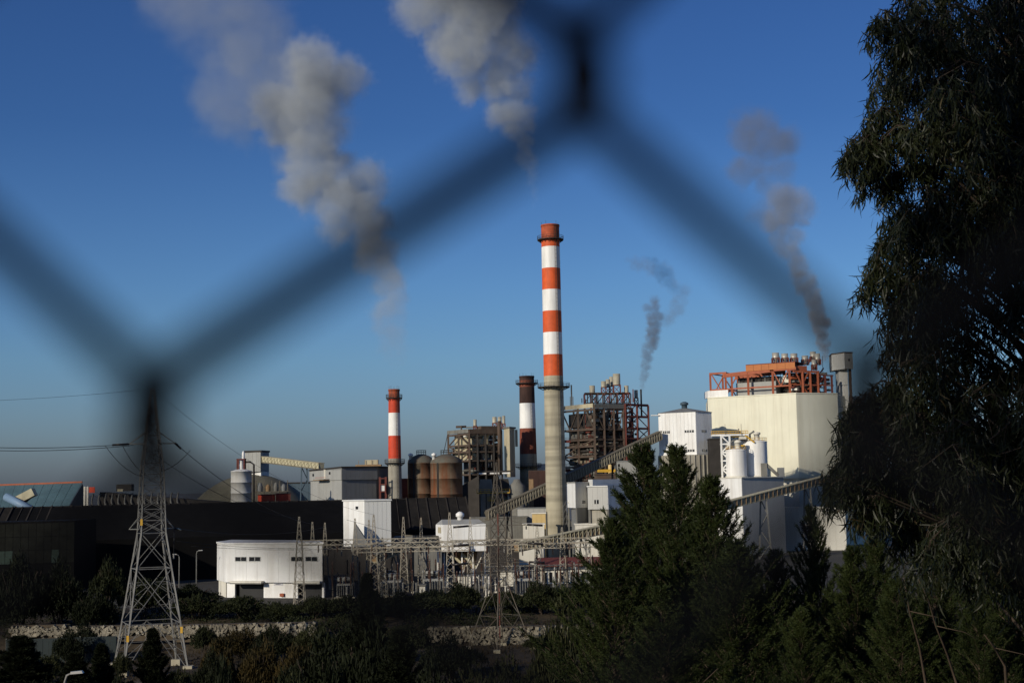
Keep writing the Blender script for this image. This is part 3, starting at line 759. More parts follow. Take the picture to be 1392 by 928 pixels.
clutter(t, B, Cc, lev[1], lev[5], 90, 9, ['dark_steel', 'brown_steel', 'dirty_grey', 'red_steel', 'off_white', 'blue_steel'], 3)
on_wall(t, B, Cc, .42, .95, lev[5] + .1, lev[6] + 1.5, 'brown_steel', 'roof_house', -1, 3)
bar('stay', up(P2(603, 486, 610), lev[3]), up(A, lev[6]), .22, 'dark_steel', t)
c, r, z0 = vent_stack(t, 645, 570, 579, 4.6, 480); stand(t, c, r, z0, lev[6] + .3)
for px, y0, y1, w in ((671.5, 566.5, 575, 6), (678.5, 566.5, 574.5, 5), (684, 565, 576, 4)):
    c, r, z0 = vent_stack(t, px, y0, y1, w, 482); stand(t, c, r, z0, lev[6] + .5)
MB().tube([up(P2(679, 478, 610), az(679, 645, 478)), up(P2(679, 478, 610), az(679, 572, 478))], .62, 12).build('downcomer', 'brown_steel', t)
a, b = P2(685.5, 476, 610), P2(693, 472, 610); c3 = P2(700, 478, 610)
MB().prism([a, b, c3, c3 + Vector((-1, 5, 0)), a + Vector((0, 5, 0))], az(690, 648, 474), az(690, 582, 474)).build('duct_tower', 'beige_clad', t)
MB().prism([a + Vector((-.4, -.4, 0)), b + Vector((0, -.6, 0)), c3 + Vector((.5, -.3, 0)), c3 + Vector((-.5, 5.4, 0)), a + Vector((-.4, 5.4, 0))], az(690, 582, 474), az(690, 580, 474)).build('duct_cap', 'dirty_grey', t)
MB().prism([c3 + Vector((.1, .6, 0)), c3 + Vector((1.0, 1, 0)), c3 + Vector((1, 4, 0)), c3 + Vector((.1, 4, 0))], az(700, 606, 474), az(700, 583, 474)).build('duct_side', 'beige_clad', t)
z = az(670, 643, 465)
for x0, x1 in ((651, 661), (666, 679), (682.5, 693)):
    p, q_ = P2(x0, 466, 643), P2(x1, 466, 643); bar('light_strip', up(p, z), up(q_, z), .45, 'white_paint', t, .45)
bar('beam', up(P2(645, 466.5, 640), z + .6), up(P2(698, 466.5, 640), z + .6), .5, 'dark_steel', t)
# precipitator hoppers in front of it
D = 452
t = thing('precipitator', P2(668, D, 660), 'dark precipitator with hopper bottoms and yellow railings below the boiler house', 'precipitator')
for px0, px1, m in ((650, 671, 'dirty_grey'), (672, 694, 'dark_steel')):
    a, b = P2(px0 + 3, D, 660), P2(px1 - 3, D, 660); z1, z0 = az(660, 651, D), az(660, 668, D)
    dpt = Vector((0, 7, 0)); w = Vector((.7, 0, 0))
    MB().add([up(a, z1), up(b, z1), up(b + dpt, z1), up(a + dpt, z1), up(a - w, z0), up(b + w, z0), up(b + w + dpt, z0), up(a - w + dpt, z0)],
             [(0, 1, 2, 3), (7, 6, 5, 4), (4, 5, 1, 0), (5, 6, 2, 1), (6, 7, 3, 2), (7, 4, 0, 3)]).build('hopper', m, t)
    MB().prism([a, b, b + dpt, a + dpt], 0, z0 - .2).build('casing', 'dirty_grey' if m == 'dark_steel' else 'concrete_grey', t)
a, b = P2(624, D + 6, 660), P2(651, D + 4, 660)
MB().prism([a, b, b + Vector((0, 12, 0)), a + Vector((0, 12, 0))], 0, [az(624, 662, D), az(651, 646, D), az(651, 646, D), az(624, 662, D)]).build('duct', 'dark_steel', t)
for x0, x1, y in ((648, 693, 670), (663, 672, 680), (683, 694, 684.5)):
    a, b = P2(x0, D - 2.5, 668), P2(x1, D - 2.5, 668); z = az(x0, y, D)
    pl = MB().bar(up(a, z), up(b, z), 1.5, .3).build('walkway', 'yellow_paint', t)
    rl = MB()
    for h in (.6, 1.2): rl.bar(up(a, z + h), up(b, z + h), .1)
    k = max(3, int((b - a).length / 1.3))
    for i in range(k + 1): rl.bar(up(lerp(a, b, i / k), z), up(lerp(a, b, i / k), z + 1.2), .12)
    rl.build('railing', 'yellow_paint', pl)
for i in range(7):
    e = P2(655 + i * 6, D - 2, 680); bar('column', up(e, 0), up(e, az(660, 670, D)), .4, ['galvanised', 'brown_steel', 'dull_galvanised'][i % 3], t)
e = P2(703, D, 660); MB().lathe(e, [(2.6, 0), (2.6, az(703, 660, D)), (1.4, az(703, 655, D)), (1.0, az(703, 651, D)), (.01, az(703, 651, D))], 24).build('cyclone', 'dirty_grey', t)
clutter(t, P2(662, D - 3, 680), P2(700, D - 3, 680), 4, az(660, 672, D), 24, 12, ['dark_steel', 'galvanised', 'brown_steel', 'dirty_grey', 'red_steel'], 2.5)
# rust-brown block right of it, behind the tall chimney
D = 470; a, b = P2(719, D, 660), P2(757, D, 660); z1 = az(735, 639, D)
t = thing('turbine_block', a, 'dark rust-brown block between the two striped chimneys', 'building')
MB().prism([a, b, b + Vector((0, 12, 0)), a + Vector((0, 12, 0))], 0, z1).build('wall', 'brown_steel', t)
panels(t, a, b, 0, z1 - .1, 6, 'soot_brown', .1, .06, .1, 2)
on_wall(t, a, b, 0, .16, 2, az(720, 651, D), 'conveyor_rust', 'rust_panel', .16, .1)
e = P2(741, 505, 630); MB().box((e.x, e.y, az(740, 634, 505) - 4), (8, 4, 10)).build('stair_head', 'off_white', t)

# ------------------------------------------------------------------ belt gallery rising to the white tower
gallery('belt_gallery', 'long dark ribbed belt gallery rising to the white tower', at(662, 706, 412), at(897, 597, 440), 2.5, 2.6, 66,
        'conveyor_dark', 'conveyor_rib', 'conveyor_dark', (0.12, 0.52, 0.72, .9), 'conveyor_dark', 'dark_steel')

# ------------------------------------------------------------------ buildings right of the tall chimney
def block(name, label, cat, fp, z0, z1, wall, fronts, roof='dirty_grey', roof_t=.35):
    t = thing(name, up(fp[0], max(0, z0)), label, cat)
    MB().prism(fp, z0, z1).build('wall', wall, t)
    for (i, n, mat) in fronts:
        panels(t, fp[i], fp[(i + 1) % len(fp)], z0, z1 - .06, n, mat, .07, .05)
    cen = sum((Vector((p[0], p[1], 0)) for p in fp), Vector()) / len(fp)
    rp = [Vector((p[0], p[1], 0)) + (Vector((p[0], p[1], 0)) - cen).normalized() * .35 for p in fp]
    MB().prism(rp, z1, z1 + roof_t).build('roof', roof, t)
    return t
V = Vector
# grey shed behind the gallery
fp = [P2(836, 470, 650), P2(880, 470, 650), P2(880, 484, 650), P2(836, 484, 650)]
t = block('shed', 'plain grey shed just behind the rising gallery and left of the tower base', 'shed', fp, 0, az(855, 627, 470), 'light_grey_clad', ((0, 4, 'light_grey_clad'),), 'grey_clad')
on_wall(t, fp[0], fp[1], .10, .16, az(855, 634, 470), az(855, 630, 470), 'hole', 'window', .12)
fp = [P2(808, 452, 650), P2(838, 452, 650), P2(838, 460, 650), P2(808, 460, 650)]
t = block('shed', 'low brown shed with yellow rail under the rising gallery', 'shed', fp, 0, az(822, 645, 452), 'brown_steel', (), 'brown_steel')
z = az(822, 643, 452); p, q_ = fp[0] + V((1, 0, 0)), fp[1] + V((0, 0, 0))
MB().bar(up(p, z + .8), up(q_, z + .8), .25, .9).build('rail', 'yellow_paint', t)
e = P2(830, 455, 650); MB().lathe(e, [(.7, z - .3), (.7, z + 2.6), (.01, z + 2.9)], 14).build('vent', 'tan', t)
# annex pair, shade of the unlit faces put into their panel colour
a, b, c3 = P2(771.5, 398, 670), P2(782, 388, 670), P2(803, 394, 670)
zb = az(780, 690, 390); zt = az(782, 656.5, 388)
t = thing('annex', b, 'annex with a shaded blue-grey front and bright white end beside the tall chimney foot', 'building')
MB().prism([a, b, c3, c3 + V((2, 9, 0)), a + V((4, 10, 0))], zb, zt).build('wall', 'shade_grey_clad', t)
panels(t, a, b, zb, zt - .1, 2, 'white_clad', .08, .05); panels(t, b, c3, zb, zt - .1, 4, 'shade_grey_clad', .08, .05)
MB().prism([a + V((-.2, -.3, 0)), b + V((0, -.4, 0)), c3 + V((.2, -.2, 0)), c3 + V((2, 9, 0)), a + V((4, 10, 0))], zt, zt + .3).build('roof', 'shade_grey_clad', t)
on_wall(t, b, c3, .42, .62, az(790, 684, 390), az(790, 680, 390), 'window_glass', 'window', .13)
MB().prism([a + V((1, 1, 0)), b + V((.3, .8, 0)), c3 + V((0, .6, 0)), c3 + V((2, 8, 0)), a + V((4, 9, 0))], 0, zb).build('base_wall', 'grey_clad', t)
for e in (a, b, c3): bar('column', up(e + V((.2, .3, 0)), 0), up(e + V((.2, .3, 0)), zb), .4, 'dirty_grey', t)
MB().box((a.x + .6, a.y - 1.2, az(772, 682, 396)), (1.4, 1.6, .3)).build('lamp_hood', 'off_white', t)
a, b, c3 = P2(799, 386, 670), P2(826, 380, 670), P2(880, 404, 670)
zb = az(810, 692, 384); zt = az(826, 661, 380)
t = thing('annex', b, 'white shed with square window, stepped out in front of the shaded blue-grey annex', 'building')
MB().prism([a, b, c3, c3 + V((-4, 10, 0)), a + V((1, 12, 0))], zb, zt).build('wall', 'white_clad', t)
panels(t, a, b, zb, zt - .1, 4, 'shade_grey_clad', .08, .05); panels(t, b, c3, zb, zt - .1, 9, 'white_clad', .08, .05)
MB().prism([a + V((-.3, -.3, 0)), b + V((0, -.4, 0)), c3 + V((.3, -.2, 0)), c3 + V((-4, 10, 0)), a + V((1, 12, 0))], zt, zt + .3).build('roof', 'pale_clad', t)
w = on_wall(t, a, b, .34, .56, az(810, 684.5, 384), az(810, 679, 384), 'window_glass', 'window', .14)
on_wall(w, a, b, .44, .46, az(810, 684.5, 384), az(810, 679, 384), 'white_paint', 'mullion', .19, .06)
MB().prism([a + V((.4, .8, 0)), b + V((0, .8, 0)), c3 + V((-.4, .4, 0)), c3 + V((-4, 9, 0)), a + V((1, 11, 0))], 0, zb).build('base_wall', 'concrete_grey', t)
e = lerp(b, c3, .5); MB().prism([lerp(b, c3, .2) + V((-6, 5, 0)), lerp(b, c3, .8) + V((-4, 3, 0)), lerp(b, c3, .8) + V((-5, 8, 0)), lerp(b, c3, .2) + V((-7, 9, 0))], zt + .3, zt + 2).build('roof_house', 'pale_clad', t)
for e in (lerp(a, b, .05), b): bar('column', up(e, 0), up(e, zb), .45, 'dirty_grey', t)

# octagonal white tower on its grey silo
D = 438; c = P2(931.5, D + 7, 590); rr = 38.5 * S(D); zb, ze, zp = az(931, 615, D), az(931, 560, D), az(930, 552.5, D)
oct_ = [V((c.x + rr * math.cos(R(a)), c.y + rr * math.sin(R(a)), 0)) for a in (-165, -75, -28, 15, 60, 105, 150)]
t = thing('white_tower', c, 'white many-sided tower on a grey concrete silo, end of the rising gallery', 'tower')
MB().prism(oct_, zb, ze).build('wall', 'white_clad', t)
panels(t, oct_[0], oct_[1], zb, ze - .05, 10, 'white_clad', .08, .05)
panels(t, oct_[1], oct_[2], zb, ze - .05, 6, 'white_clad', .08, .05)
panels(t, oct_[2], oct_[3], zb, ze - .05, 5, 'pale_clad', .08, .05)  # facet turned from the sun: its shade is put into greyer panels
rv = [up(c + (p - c) * 1.04, ze) for p in oct_]
n = len(rv); MB().add(rv + [V((c.x, c.y, zp))], [(i, (i + 1) % n, n) for i in range(n)] + [tuple(range(n))[::-1]]).build('roof', 'grey_clad', t)
MB().lathe(c, [(.9, zp - .8), (.9, zp + .9), (1.3, zp + .9), (1.3, zp + 1.5), (.5, zp + 1.9), (.01, zp + 1.9)], 18).build('vent', 'blue_steel', t)
for zz in (az(920, 587.3, D - 5), az(920, 613.8, D - 5)):
    for (i, u0, u1) in ((0, .12, .30), (0, .70, .95), (1, .35, .62), (2, .3, .65)):
        w = on_wall(t, oct_[i], oct_[i + 1], u0, u1, zz, zz + .75, 'window_glass', 'window', .13)
        for k in range(1, 4): on_wall(w, oct_[i], oct_[i + 1], u0 + (u1 - u0) * k / 4 - .006, u0 + (u1 - u0) * k / 4 + .006, zz, zz + .75, 'white_paint', 'mullion', .17, .06)
MB().prism([c + (p - c) * 1.02 for p in oct_], zb - .7, zb).build('slab', 'white_paint', t)
MB().lathe(c, [(rr * .99, 0), (rr * .99, zb - .7)], 40).build('base_silo', 'concrete_grey', t)
for k in range(20):
    a = R(-170 + k * 10); e = c + V((math.cos(a), math.sin(a), 0)) * rr * 1.0
    if 0 < k < 20: bar('pilaster', up(e, 0), up(e, zb - .75), .35, 'concrete_grey', t)
e = oct_[0]; MB().box((e.x - 1, e.y, ze - .6), (2.6, 1.6, .25)).build('canopy', 'white_paint', t)
e = c + V((rr * .85, -rr * .5, 0)); MB().lathe(e, [(1.5, 0), (1.5, az(966, 660, D))], 20).build('downpipe', 'concrete_grey', t)

# cream turbine hall with orange roof steel
a, b = P2(964, 463, 600), P2(1084.5, 446, 600); c3 = P2(1141, 452, 600); c4 = P2(1172, 462, 600)
bk = V((4, 34, 0))
zt = az(1084, 535, 446); zb = az(1086, 650, 446); ztl = az(964, 542, 463)
t = thing('turbine_hall', b, 'huge windowless cream hall crowned by orange steelwork', 'building')
MB().prism([a, b, c3, c3 + bk, a + bk], zb, zt).build('wall', 'cream_clad', t)
panels(t, a, b, zb, zt - .05, 12, 'cream_clad', .07, .02, .08, 2)
panels(t, b, c3, zb, zt - .05, 7, 'cream_clad', .07, .02, .08, 2)
MB().prism([c3 + V((.05, .3, 0)), c4, c4 + V((0, 20, 0)), c3 + V((0, 20, 0))], 0, zt - .4).build('side_bay', 'cream_clad', t)
MB().prism([a + V((1, 2, 0)), b + V((0, 1.2, 0)), c3 + V((-.5, 1.2, 0)), c3 + bk, a + bk], 0, zb).build('base_wall', 'off_white', t)
MB().prism([a + V((-.15, -.2, 0)), b + V((0, -.25, 0)), c3 + V((.1, -.2, 0)), c3 + V((0, .6, 0)), b + V((0, .6, 0)), a + V((0, .6, 0))], zt, zt + .35).build('parapet', 'cream_clad', t)
MB().prism([a + V((0.1, .3, 0)), lerp(a, b, .24) + V((0, .3, 0)), lerp(a, b, .24) + V((0, 8, 0)), a + V((0, 8, 0))], zt + .36, az(970, 531, 463)).build('roof_house', 'white_clad', t)
# orange roof frame
zt2 = az(967, 507.5, 462); z3 = az(1020, 506, 456); zmid = az(1019, 527, 456)
fr0 = a + V((.6, .2, 0)); frB = b + V((0, .8, 0))
def fpt(px, dy=0.0):     # point on the front parapet line at a picture column
    u = (px - 964) / (1084.5 - 964); return lerp(a, b, u) + V((.5, .866, 0)) * (1.0 + dy)
for dy in (0.0, 11.0):
    for px in (967, 988.5, 997, 1019.5, 1053, 1075.5):
        e = fpt(px, dy); bar('column', up(e, zt - .2), up(e, z3), .6, 'orange_steel', t, .6)
    bar('beam', up(fpt(966, dy), zt2), up(fpt(990, dy), zt2), .5, 'orange_steel', t, .6)
    bar('beam', up(fpt(985, dy), z3 - .6), up(fpt(1055, dy), z3 + .3), .6, 'orange_steel', t, 1.3)
    bar('beam', up(fpt(966, dy), zmid), up(fpt(1078, dy), zmid), .35, 'orange_steel', t, .45)
    bar('brace', up(fpt(968, dy), zt), up(fpt(988, dy), zt2), .3, 'orange_steel', t); bar('brace', up(fpt(988, dy), zt), up(fpt(968, dy), zt2), .3, 'orange_steel', t)
    bar('brace', up(fpt(1054, dy), z3), up(fpt(1064, dy), zmid), .3, 'orange_steel', t); bar('brace', up(fpt(1074, dy), z3), up(fpt(1064, dy), zmid), .3, 'orange_steel', t)
for px in (967, 988.5, 1019.5, 1053):
    for z in (zt2 if px < 990 else z3 - .2, zmid): bar('beam', up(fpt(px, 0), z), up(fpt(px, 11), z), .35, 'orange_steel', t)
bar('beam', up(fpt(1050), z3 + .35), up(fpt(1085), z3 + .35), .6, 'orange_steel', t, 1.0)
u0 = az(1018, 505, 456); u1 = az(1018, 497, 456)
for i, (p0, p1) in enumerate(((1017.5, 1028), (1028, 1039), (1039, 1049), (1049, 1060), (1060, 1071), (1071, 1084))):
    e0, e1 = fpt(p0 + .15, -.3), fpt(p1 - .15, -.3)
    MB().bar(up(e0, (u0 + u1) / 2 + .1), up(e1, (u0 + u1) / 2 + .1), .25, u1 - u0).build('fascia_panel', 'orange_band', t)
MB().prism([fpt(1017), fpt(1084), fpt(1084, 14), fpt(1017, 14)], u1 + .12, u1 + .4).build('deck', 'red_steel', t)
MB().prism([fpt(999, 2.5), fpt(1054, 2.5), fpt(1054, 9), fpt(999, 9)], zt - .1, az(1020, 519, 456)).build('duct_house', 'light_grey_clad', t)
MB().prism([fpt(1000, 3.5), fpt(1054, 3.5), fpt(1054, 8), fpt(1000, 8)], az(1020, 519, 456), az(1020, 512, 456)).build('heat_exchanger', 'dark_steel', t)
for i in range(9):
    e = fpt(1002 + i * 6, 3.2); bar('tube', up(e, az(1020, 518.8, 456)), up(e, az(1020, 511, 456)), .3, 'galvanised' if i % 3 == 0 else 'dark_steel', t)
def spt(px, dy=0.0):
    u = (px - 1084.5) / (1141 - 1084.5); return lerp(b, c3, u) + V((0, 1.0 + dy, 0))
zs_ = az(1105, 505, 449)
for dy in (0.0, 10.0):
    for px in (1095, 1105.5, 1116, 1126, 1135):
        e = spt(px, dy); bar('column', up(e, zt - .2), up(e, zs_ - (.9 if px > 1120 else 0)), .6, 'orange_steel' if px < 1120 else 'red_steel', t)
    bar('beam', up(spt(1083, dy), zs_), up(spt(1118, dy), zs_), .5, 'orange_steel', t, .7)
    bar('beam', up(spt(1116, dy), zs_ - .9), up(spt(1137, dy), zs_ - 1.2), .4, 'red_steel', t)
    bar('beam', up(spt(1083, dy), zmid + .2), up(spt(1137, dy), zmid), .35, 'orange_steel', t)
    bar('brace', up(spt(1086, dy), zs_), up(spt(1094, dy), zmid), .35, 'orange_steel', t); bar('brace', up(spt(1104, dy), zs_), up(spt(1094, dy), zmid), .35, 'orange_steel', t)
    bar('brace', up(spt(1094, dy), zmid), up(spt(1102, dy), zt), .3, 'orange_steel', t); bar('brace', up(spt(1116, dy), zmid), up(spt(1126, dy), zs_ - 1), .3, 'red_steel', t)
clutter(t, fpt(1056, 2), fpt(1084, 2), zt + .6, zs_, 20, 21, ['dark_steel', 'red_steel', 'brown_steel', 'off_white', 'dirty_grey'], 5)
clutter(t, spt(1086, 2), spt(1137, 2), zt + .6, zs_, 44, 22, ['dark_steel', 'red_steel', 'brown_steel', 'dirty_grey', 'orange_steel', 'blue_steel'], 6)
MB().prism([fpt(1058, 6), spt(1120, 6), spt(1120, 16), fpt(1058, 16)], zt, zs_ - 1.5).build('core', 'dark_steel', t)
MB().prism([spt(1086, .3), spt(1102, .3), spt(1100, 8), spt(1086, 8)], zs_ + .3, zs_ + 1.9).build('deck_box', 'orange_steel', t)
for px, y0, y1, w, dd in ((1056, 479.5, 488, 9.5, 452), (1068.5, 480.5, 488, 9, 452), (1081, 480.5, 488, 9.5, 452), (1096, 483.5, 490, 9, 454), (1107, 478, 486, 8, 460), (1113, 480.5, 490, 7.5, 459), (1108, 489, 497, 6.5, 453)):
    c, r, z0 = vent_stack(t, px, y0, y1, w, dd, 'silver_metal'); zz = az(px, y1 + 6, dd)
    MB().lathe(c, [(r * .55, zz), (r * .55, z0), (r, z0 + .2)], 16).build('vent_neck', 'silver_metal', t)
    stand(t, c, r, z0 + .3, zz, 'red_steel')
for px in (1060, 1090, 1118): e = at(px, 488, 456); bar('mast', (e.x, e.y, zt), e + V((0, 0, 1)), .14, 'dark_steel', t)
# grey lift head with stem
a2, b2, c2 = P2(1131, 458, 500), P2(1148.5, 452, 500), P2(1159.5, 453, 500)
tt = thing('lift_tower', b2, 'pale grey box-headed lift tower behind the orange steelwork', 'tower')
z0, z1 = az(1140, 502, 454), az(1140, 480.5, 454)
MB().prism([a2, b2, c2, c2 + V((-3, 7, 0)), a2 + V((1, 8, 0))], z0, z1).build('head', 'light_grey_clad', tt)
panels(tt, a2, b2, z0, z1, 3, 'pale_clad', .08, .05); panels(tt, b2, c2, z0, z1, 2, 'light_grey_clad', .08, .05)
MB().prism([a2 + V((-.2, -.2, 0)), b2 + V((0, -.3, 0)), c2 + V((.2, -.2, 0)), c2 + V((-3, 7.2, 0)), a2 + V((1, 8.2, 0))], z1, z1 + .35).build('roof', 'brown_steel', tt)
on_wall(tt, b2, c2, .45, .62, az(1154, 491, 454), az(1154, 488, 454), 'hole', 'window', .13)
for k, (y0, y1) in enumerate(((502, 523), (523.6, 560))):
    a1, b1 = P2(1140, 457, 500), P2(1152, 454.5, 500)
    MB().prism([a1, b1, b1 + V((0, 5, 0)), a1 + V((0, 5, 0))], az(1145, y1, 455), az(1145, y0, 455) - (.02 if k == 0 else 0)).build('stem', 'pale_clad', tt)
bar('pipe', up(P2(1155, 454, 500), az(1155, 560, 454)), up(P2(1155, 454, 500), az(1155, 493, 454)), .8, 'brown_steel', tt)

# white block with the two tanks
a, b, c3 = P2(966, 418, 680), P2(1009, 404, 680), P2(1066, 416, 680)
zt = az(1009, 649.5, 404)
t = thing('process_building', b, 'white block with shaded grey flank carrying two white tanks', 'building')
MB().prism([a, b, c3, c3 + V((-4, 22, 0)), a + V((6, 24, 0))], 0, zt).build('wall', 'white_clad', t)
panels(t, a, b, 0, zt - .05, 5, 'white_clad', .08, .03); panels(t, b, c3, 0, zt - .05, 7, 'shade_grey_clad', .08, .03)  # right flank's shade is put into its greyer panels
MB().prism([a + V((-.3, -.4, 0)), b + V((0, -.4, 0)), c3 + V((.4, -.3, 0)), c3 + V((-4, 22, 0)), a + V((6, 24, 0))], zt, zt + .3).build('roof', 'off_white', t)
for px, wpx, y0, D, lab in ((1001, 27.5, 612, 419, 'shorter white tank standing on the white block'), (1027, 32.5, 600.5, 424, 'taller white tank standing on the white block')):
    c = P2(px, D, 630); r = wpx / 2 * S(D); z1 = az(px, y0, D)
    tk = thing('tank', up(c, zt + .3), lab, 'tank')
    MB().lathe(c, [(r, zt + .3), (r, z1)], 48).build('shell', 'white_paint', tk)
    MB().lathe(c, [(r + .08, z1 - .15), (r + .08, z1 + .1), (r * .3, z1 + .7), (.01, z1 + .7)], 48).build('roof', 'white_paint', tk)
    MB().lathe(c, [(r + .02, zt + .31), (r + .3, zt + .31), (r + .3, zt + .7), (r + .02, zt + .7)], 48, False).build('kerb', 'off_white', tk)
    rl = MB()
    for h in (.6, 1.2): rl.lathe(c, [(r - .1, z1 + h - .04), (r - .02, z1 + h - .04), (r - .02, z1 + h + .04), (r - .1, z1 + h + .04)], 40, False)
    for k in range(18): e = c + V((math.cos(k * .349), math.sin(k * .349), 0)) * (r - .06); rl.bar(up(e, z1), up(e, z1 + 1.2), .07)
    rl.build('railing', 'yellow_paint', tk)
    MB().lathe(c + V((.6, -.6, 0)), [(.8, z1 + .3), (.8, z1 + 2.2), (1.1, z1 + 2.2), (1.1, z1 + 2.8), (.01, z1 + 3)], 14).build('filter', 'off_white', tk)
    MB().tube([up(c + V((-1.5, -.8, 0)), z1 + .4), up(c + V((-1.5, -.8, 0)), z1 + 2.4), up(c + V((-.2, -.8, 0)), z1 + 3.2)], .3, 8).build('pipe', 'galvanised', tk)
# white braced stair tower and yellow access bridge beside tanks
D = 420
pa, pb = P2(968, D, 620), P2(992, D, 620)
tt = thing('access_frame', up(P2(982, D, 620), zt + .3), 'white braced frame with yellow-railed bridge left of the tanks', 'steel frame')
zf = az(982, 592, D)
for px in (981, 992.5):
    for dy in (0, 3): e = P2(px, D + dy, 620); bar('post', up(e, zt + .3), up(e, zf), .5, 'white_paint', tt)
nz = 5
for k in range(nz):
    z0, z1 = zt + .3 + (zf - zt - .3) * k / nz, zt + .3 + (zf - zt - .3) * (k + 1) / nz
    e, f = P2(981, D, 620), P2(992.5, D, 620)
    bar('rail', up(e, z1), up(f, z1), .4, 'white_paint', tt); bar('brace', up(e, z0 if k % 2 else z1), up(f, z1 if k % 2 else z0), .35, 'white_paint', tt)
    bar('brace', up(e + V((0, 3, 0)), z1 if k % 2 else z0), up(f + V((0, 3, 0)), z0 if k % 2 else z1), .3, 'dirty_grey', tt)
br = MB().bar(up(P2(968, D + 1.5, 620), zf + .2), up(P2(1018, D + 1.5, 620), zf + .2), 2.4, .5).build('bridge', 'white_paint', tt)
rl = MB()
for dy in (.4, 2.6):
    for h in (.75, 1.4): rl.bar(up(P2(968, D + dy, 620), zf + h), up(P2(1018, D + dy, 620), zf + h), .12)
    for k in range(16): e = P2(968 + k * 3.33, D + dy, 620); rl.bar(up(e, zf + .3), up(e, zf + 1.4), .1)
rl.build('railing', 'yellow_paint', br)
bar('stair', up(P2(1014, D, 620), zf), up(P2(1026, D, 620), az(1026, 601, D)), .5, 'yellow_paint', tt, .4)
clutter(tt, P2(993, D + 1, 620), P2(1016, D + 1, 620), az(1000, 608, D), zf, 12, 31, ['yellow_paint', 'off_white', 'dirty_grey', 'dark_steel'], 2)
for px in (987, 1009): e = P2(px, D, 620); bar('lamp_post', up(e, zf), up(e, zf + 3.4), .1, 'dirty_grey', tt)
# grey unit in the gap between tower and frame
D = 432; a, b = P2(966, D, 620), P2(983, D, 620)
t = block('filter_house', 'dark grey filter house in the gap between tower and tanks', 'building', [a, b, b + V((0, 6, 0)), a + V((0, 6, 0))], 0, az(975, 597, D), 'dark_steel', (), 'dark_steel')
# small stuff on the roof right of the tanks
D = 420; e = at(1050, 643, D)
t = thing('roof_plant', up(e, zt + .3), 'grey fan unit with sloping duct on the roof right of the tanks', 'fan unit')
MB().box((e.x - 2.5, e.y, zt + 2.3), (1.6, 2, 4)).build('housing', 'dirty_grey', t)
MB().bar((e.x - 1.8, e.y, zt + 4), (e.x + 1.6, e.y, zt + .7), 1.2, .8).build('duct', 'dirty_grey', t)
MB().box((e.x + 2.6, e.y + .5, zt + 1.6), (1.8, 2, 2.6)).build('cabinet', 'grey_clad', t)
e2 = at(1083, 660, 424)
# lower conveyor, two straight runs
gallery('belt_gallery', 'cream ribbed belt gallery climbing in front of the cream hall', at(985, 692, 372), at(1180, 640, 412), 1.9, 2.4, 34,
        'conveyor_pale', 'conveyor_rust', 'conveyor_pale', (0.25, 0.55), 'conveyor_pale', 'galvanised')
gallery('belt_gallery', 'rusty ribbed belt gallery passing low in front of the tall chimney foot', at(702, 749, 340), at(985, 690, 371.5), 2.0, 2.4, 52,
        'conveyor_rust', 'conveyor_pale', 'conveyor_dark', (0.1, 0.3), 'conveyor_pale', 'galvanised')

# blocks around the foot of the tall chimney
def simple(name, label, px0, px1, D, py_t, mat, depth=8, roof='dirty_grey', npan=0, cat='building', skew=0.0):
    a, b = P2(px0, D, 720), P2(px1, D + skew, 720)
    return block(name, label, cat, [a, b, b + V((0, depth, 0)), a + V((0, depth, 0))], 0, az((px0 + px1) / 2, py_t, D), mat, ((0, npan, mat),) if npan else (), roof), a, b
simple('wall_block', 'plain blue-grey block behind the foot of the tall chimney', 704, 748, 432, 691, 'shade_grey_clad', 5, 'grey_clad', 6)
t, a, b = simple('kiosk', 'small tan kiosk block at the left of the tall chimney foot', 724, 742, 402, 698, 'tan', 5, 'off_white', 3)
t, a, b = simple('kiosk', 'low cream block with flat roof before the tan kiosk', 711, 740, 392, 713, 'off_white', 6, 'off_white', 4)
on_wall(t, a, b, .12, .17, az(715, 719, 392), az(715, 714.5, 392), 'hole', 'window', .14)
simple('kiosk', 'long low cream roof below the cream block by the chimney', 704, 738, 380, 735, 'off_white', 6, 'off_white')
simple('kiosk', 'low white block right of the tall chimney foot', 783, 822, 384, 713, 'off_white', 7, 'off_white', 4)
simple('store', 'dark grey store under the shaded blue-grey annex', 784, 830, 396, 700, 'grey_clad', 5, 'grey_clad')
t, a, b = simple('switch_house', 'low switch house with a brick-red roof behind the substation posts', 734, 826, 305, 768, 'off_white', 7, 'red_steel', 0)
MB().prism([a + V((-.6, -1.2, 0)), b + V((.6, -1.2, 0)), b + V((.6, 4, 0)), a + V((-.6, 4, 0))], az(780, 768, 305) - .1, [az(780, 766, 305), az(780, 766, 305), az(780, 758, 305), az(780, 758, 305)]).build('roof_slope', 'red_steel', t)
for i in range(12): on_wall(t, a, b, .04 + i * .08, .085 + i * .08, .3, 2.4, 'hole', 'window', .1)
simple('workshop', 'dark flat-roofed workshop behind the hopper house legs', 560, 705, 345, 738, 'dark_steel', 10, 'dark_steel')
t, a, b = simple('workshop', 'grey workshop wall behind the left of the substation gantries', 536, 600, 340, 731, 'dirty_grey', 8, 'dirty_grey', 6)
simple('workshop', 'long dark low shed in front of the tall white shed foot', 440, 560, 318, 746, 'dark_steel', 6, 'dark_steel', 8)
simple('workshop', 'dark concrete bunker under the precipitator', 622, 716, 425, 704, 'dirty_grey', 8, 'dirty_grey')
t, a, b = simple('store', 'pale block under the cream gallery right of the big cypress', 1066, 1150, 425, 690, 'off_white', 8, 'off_white', 6)

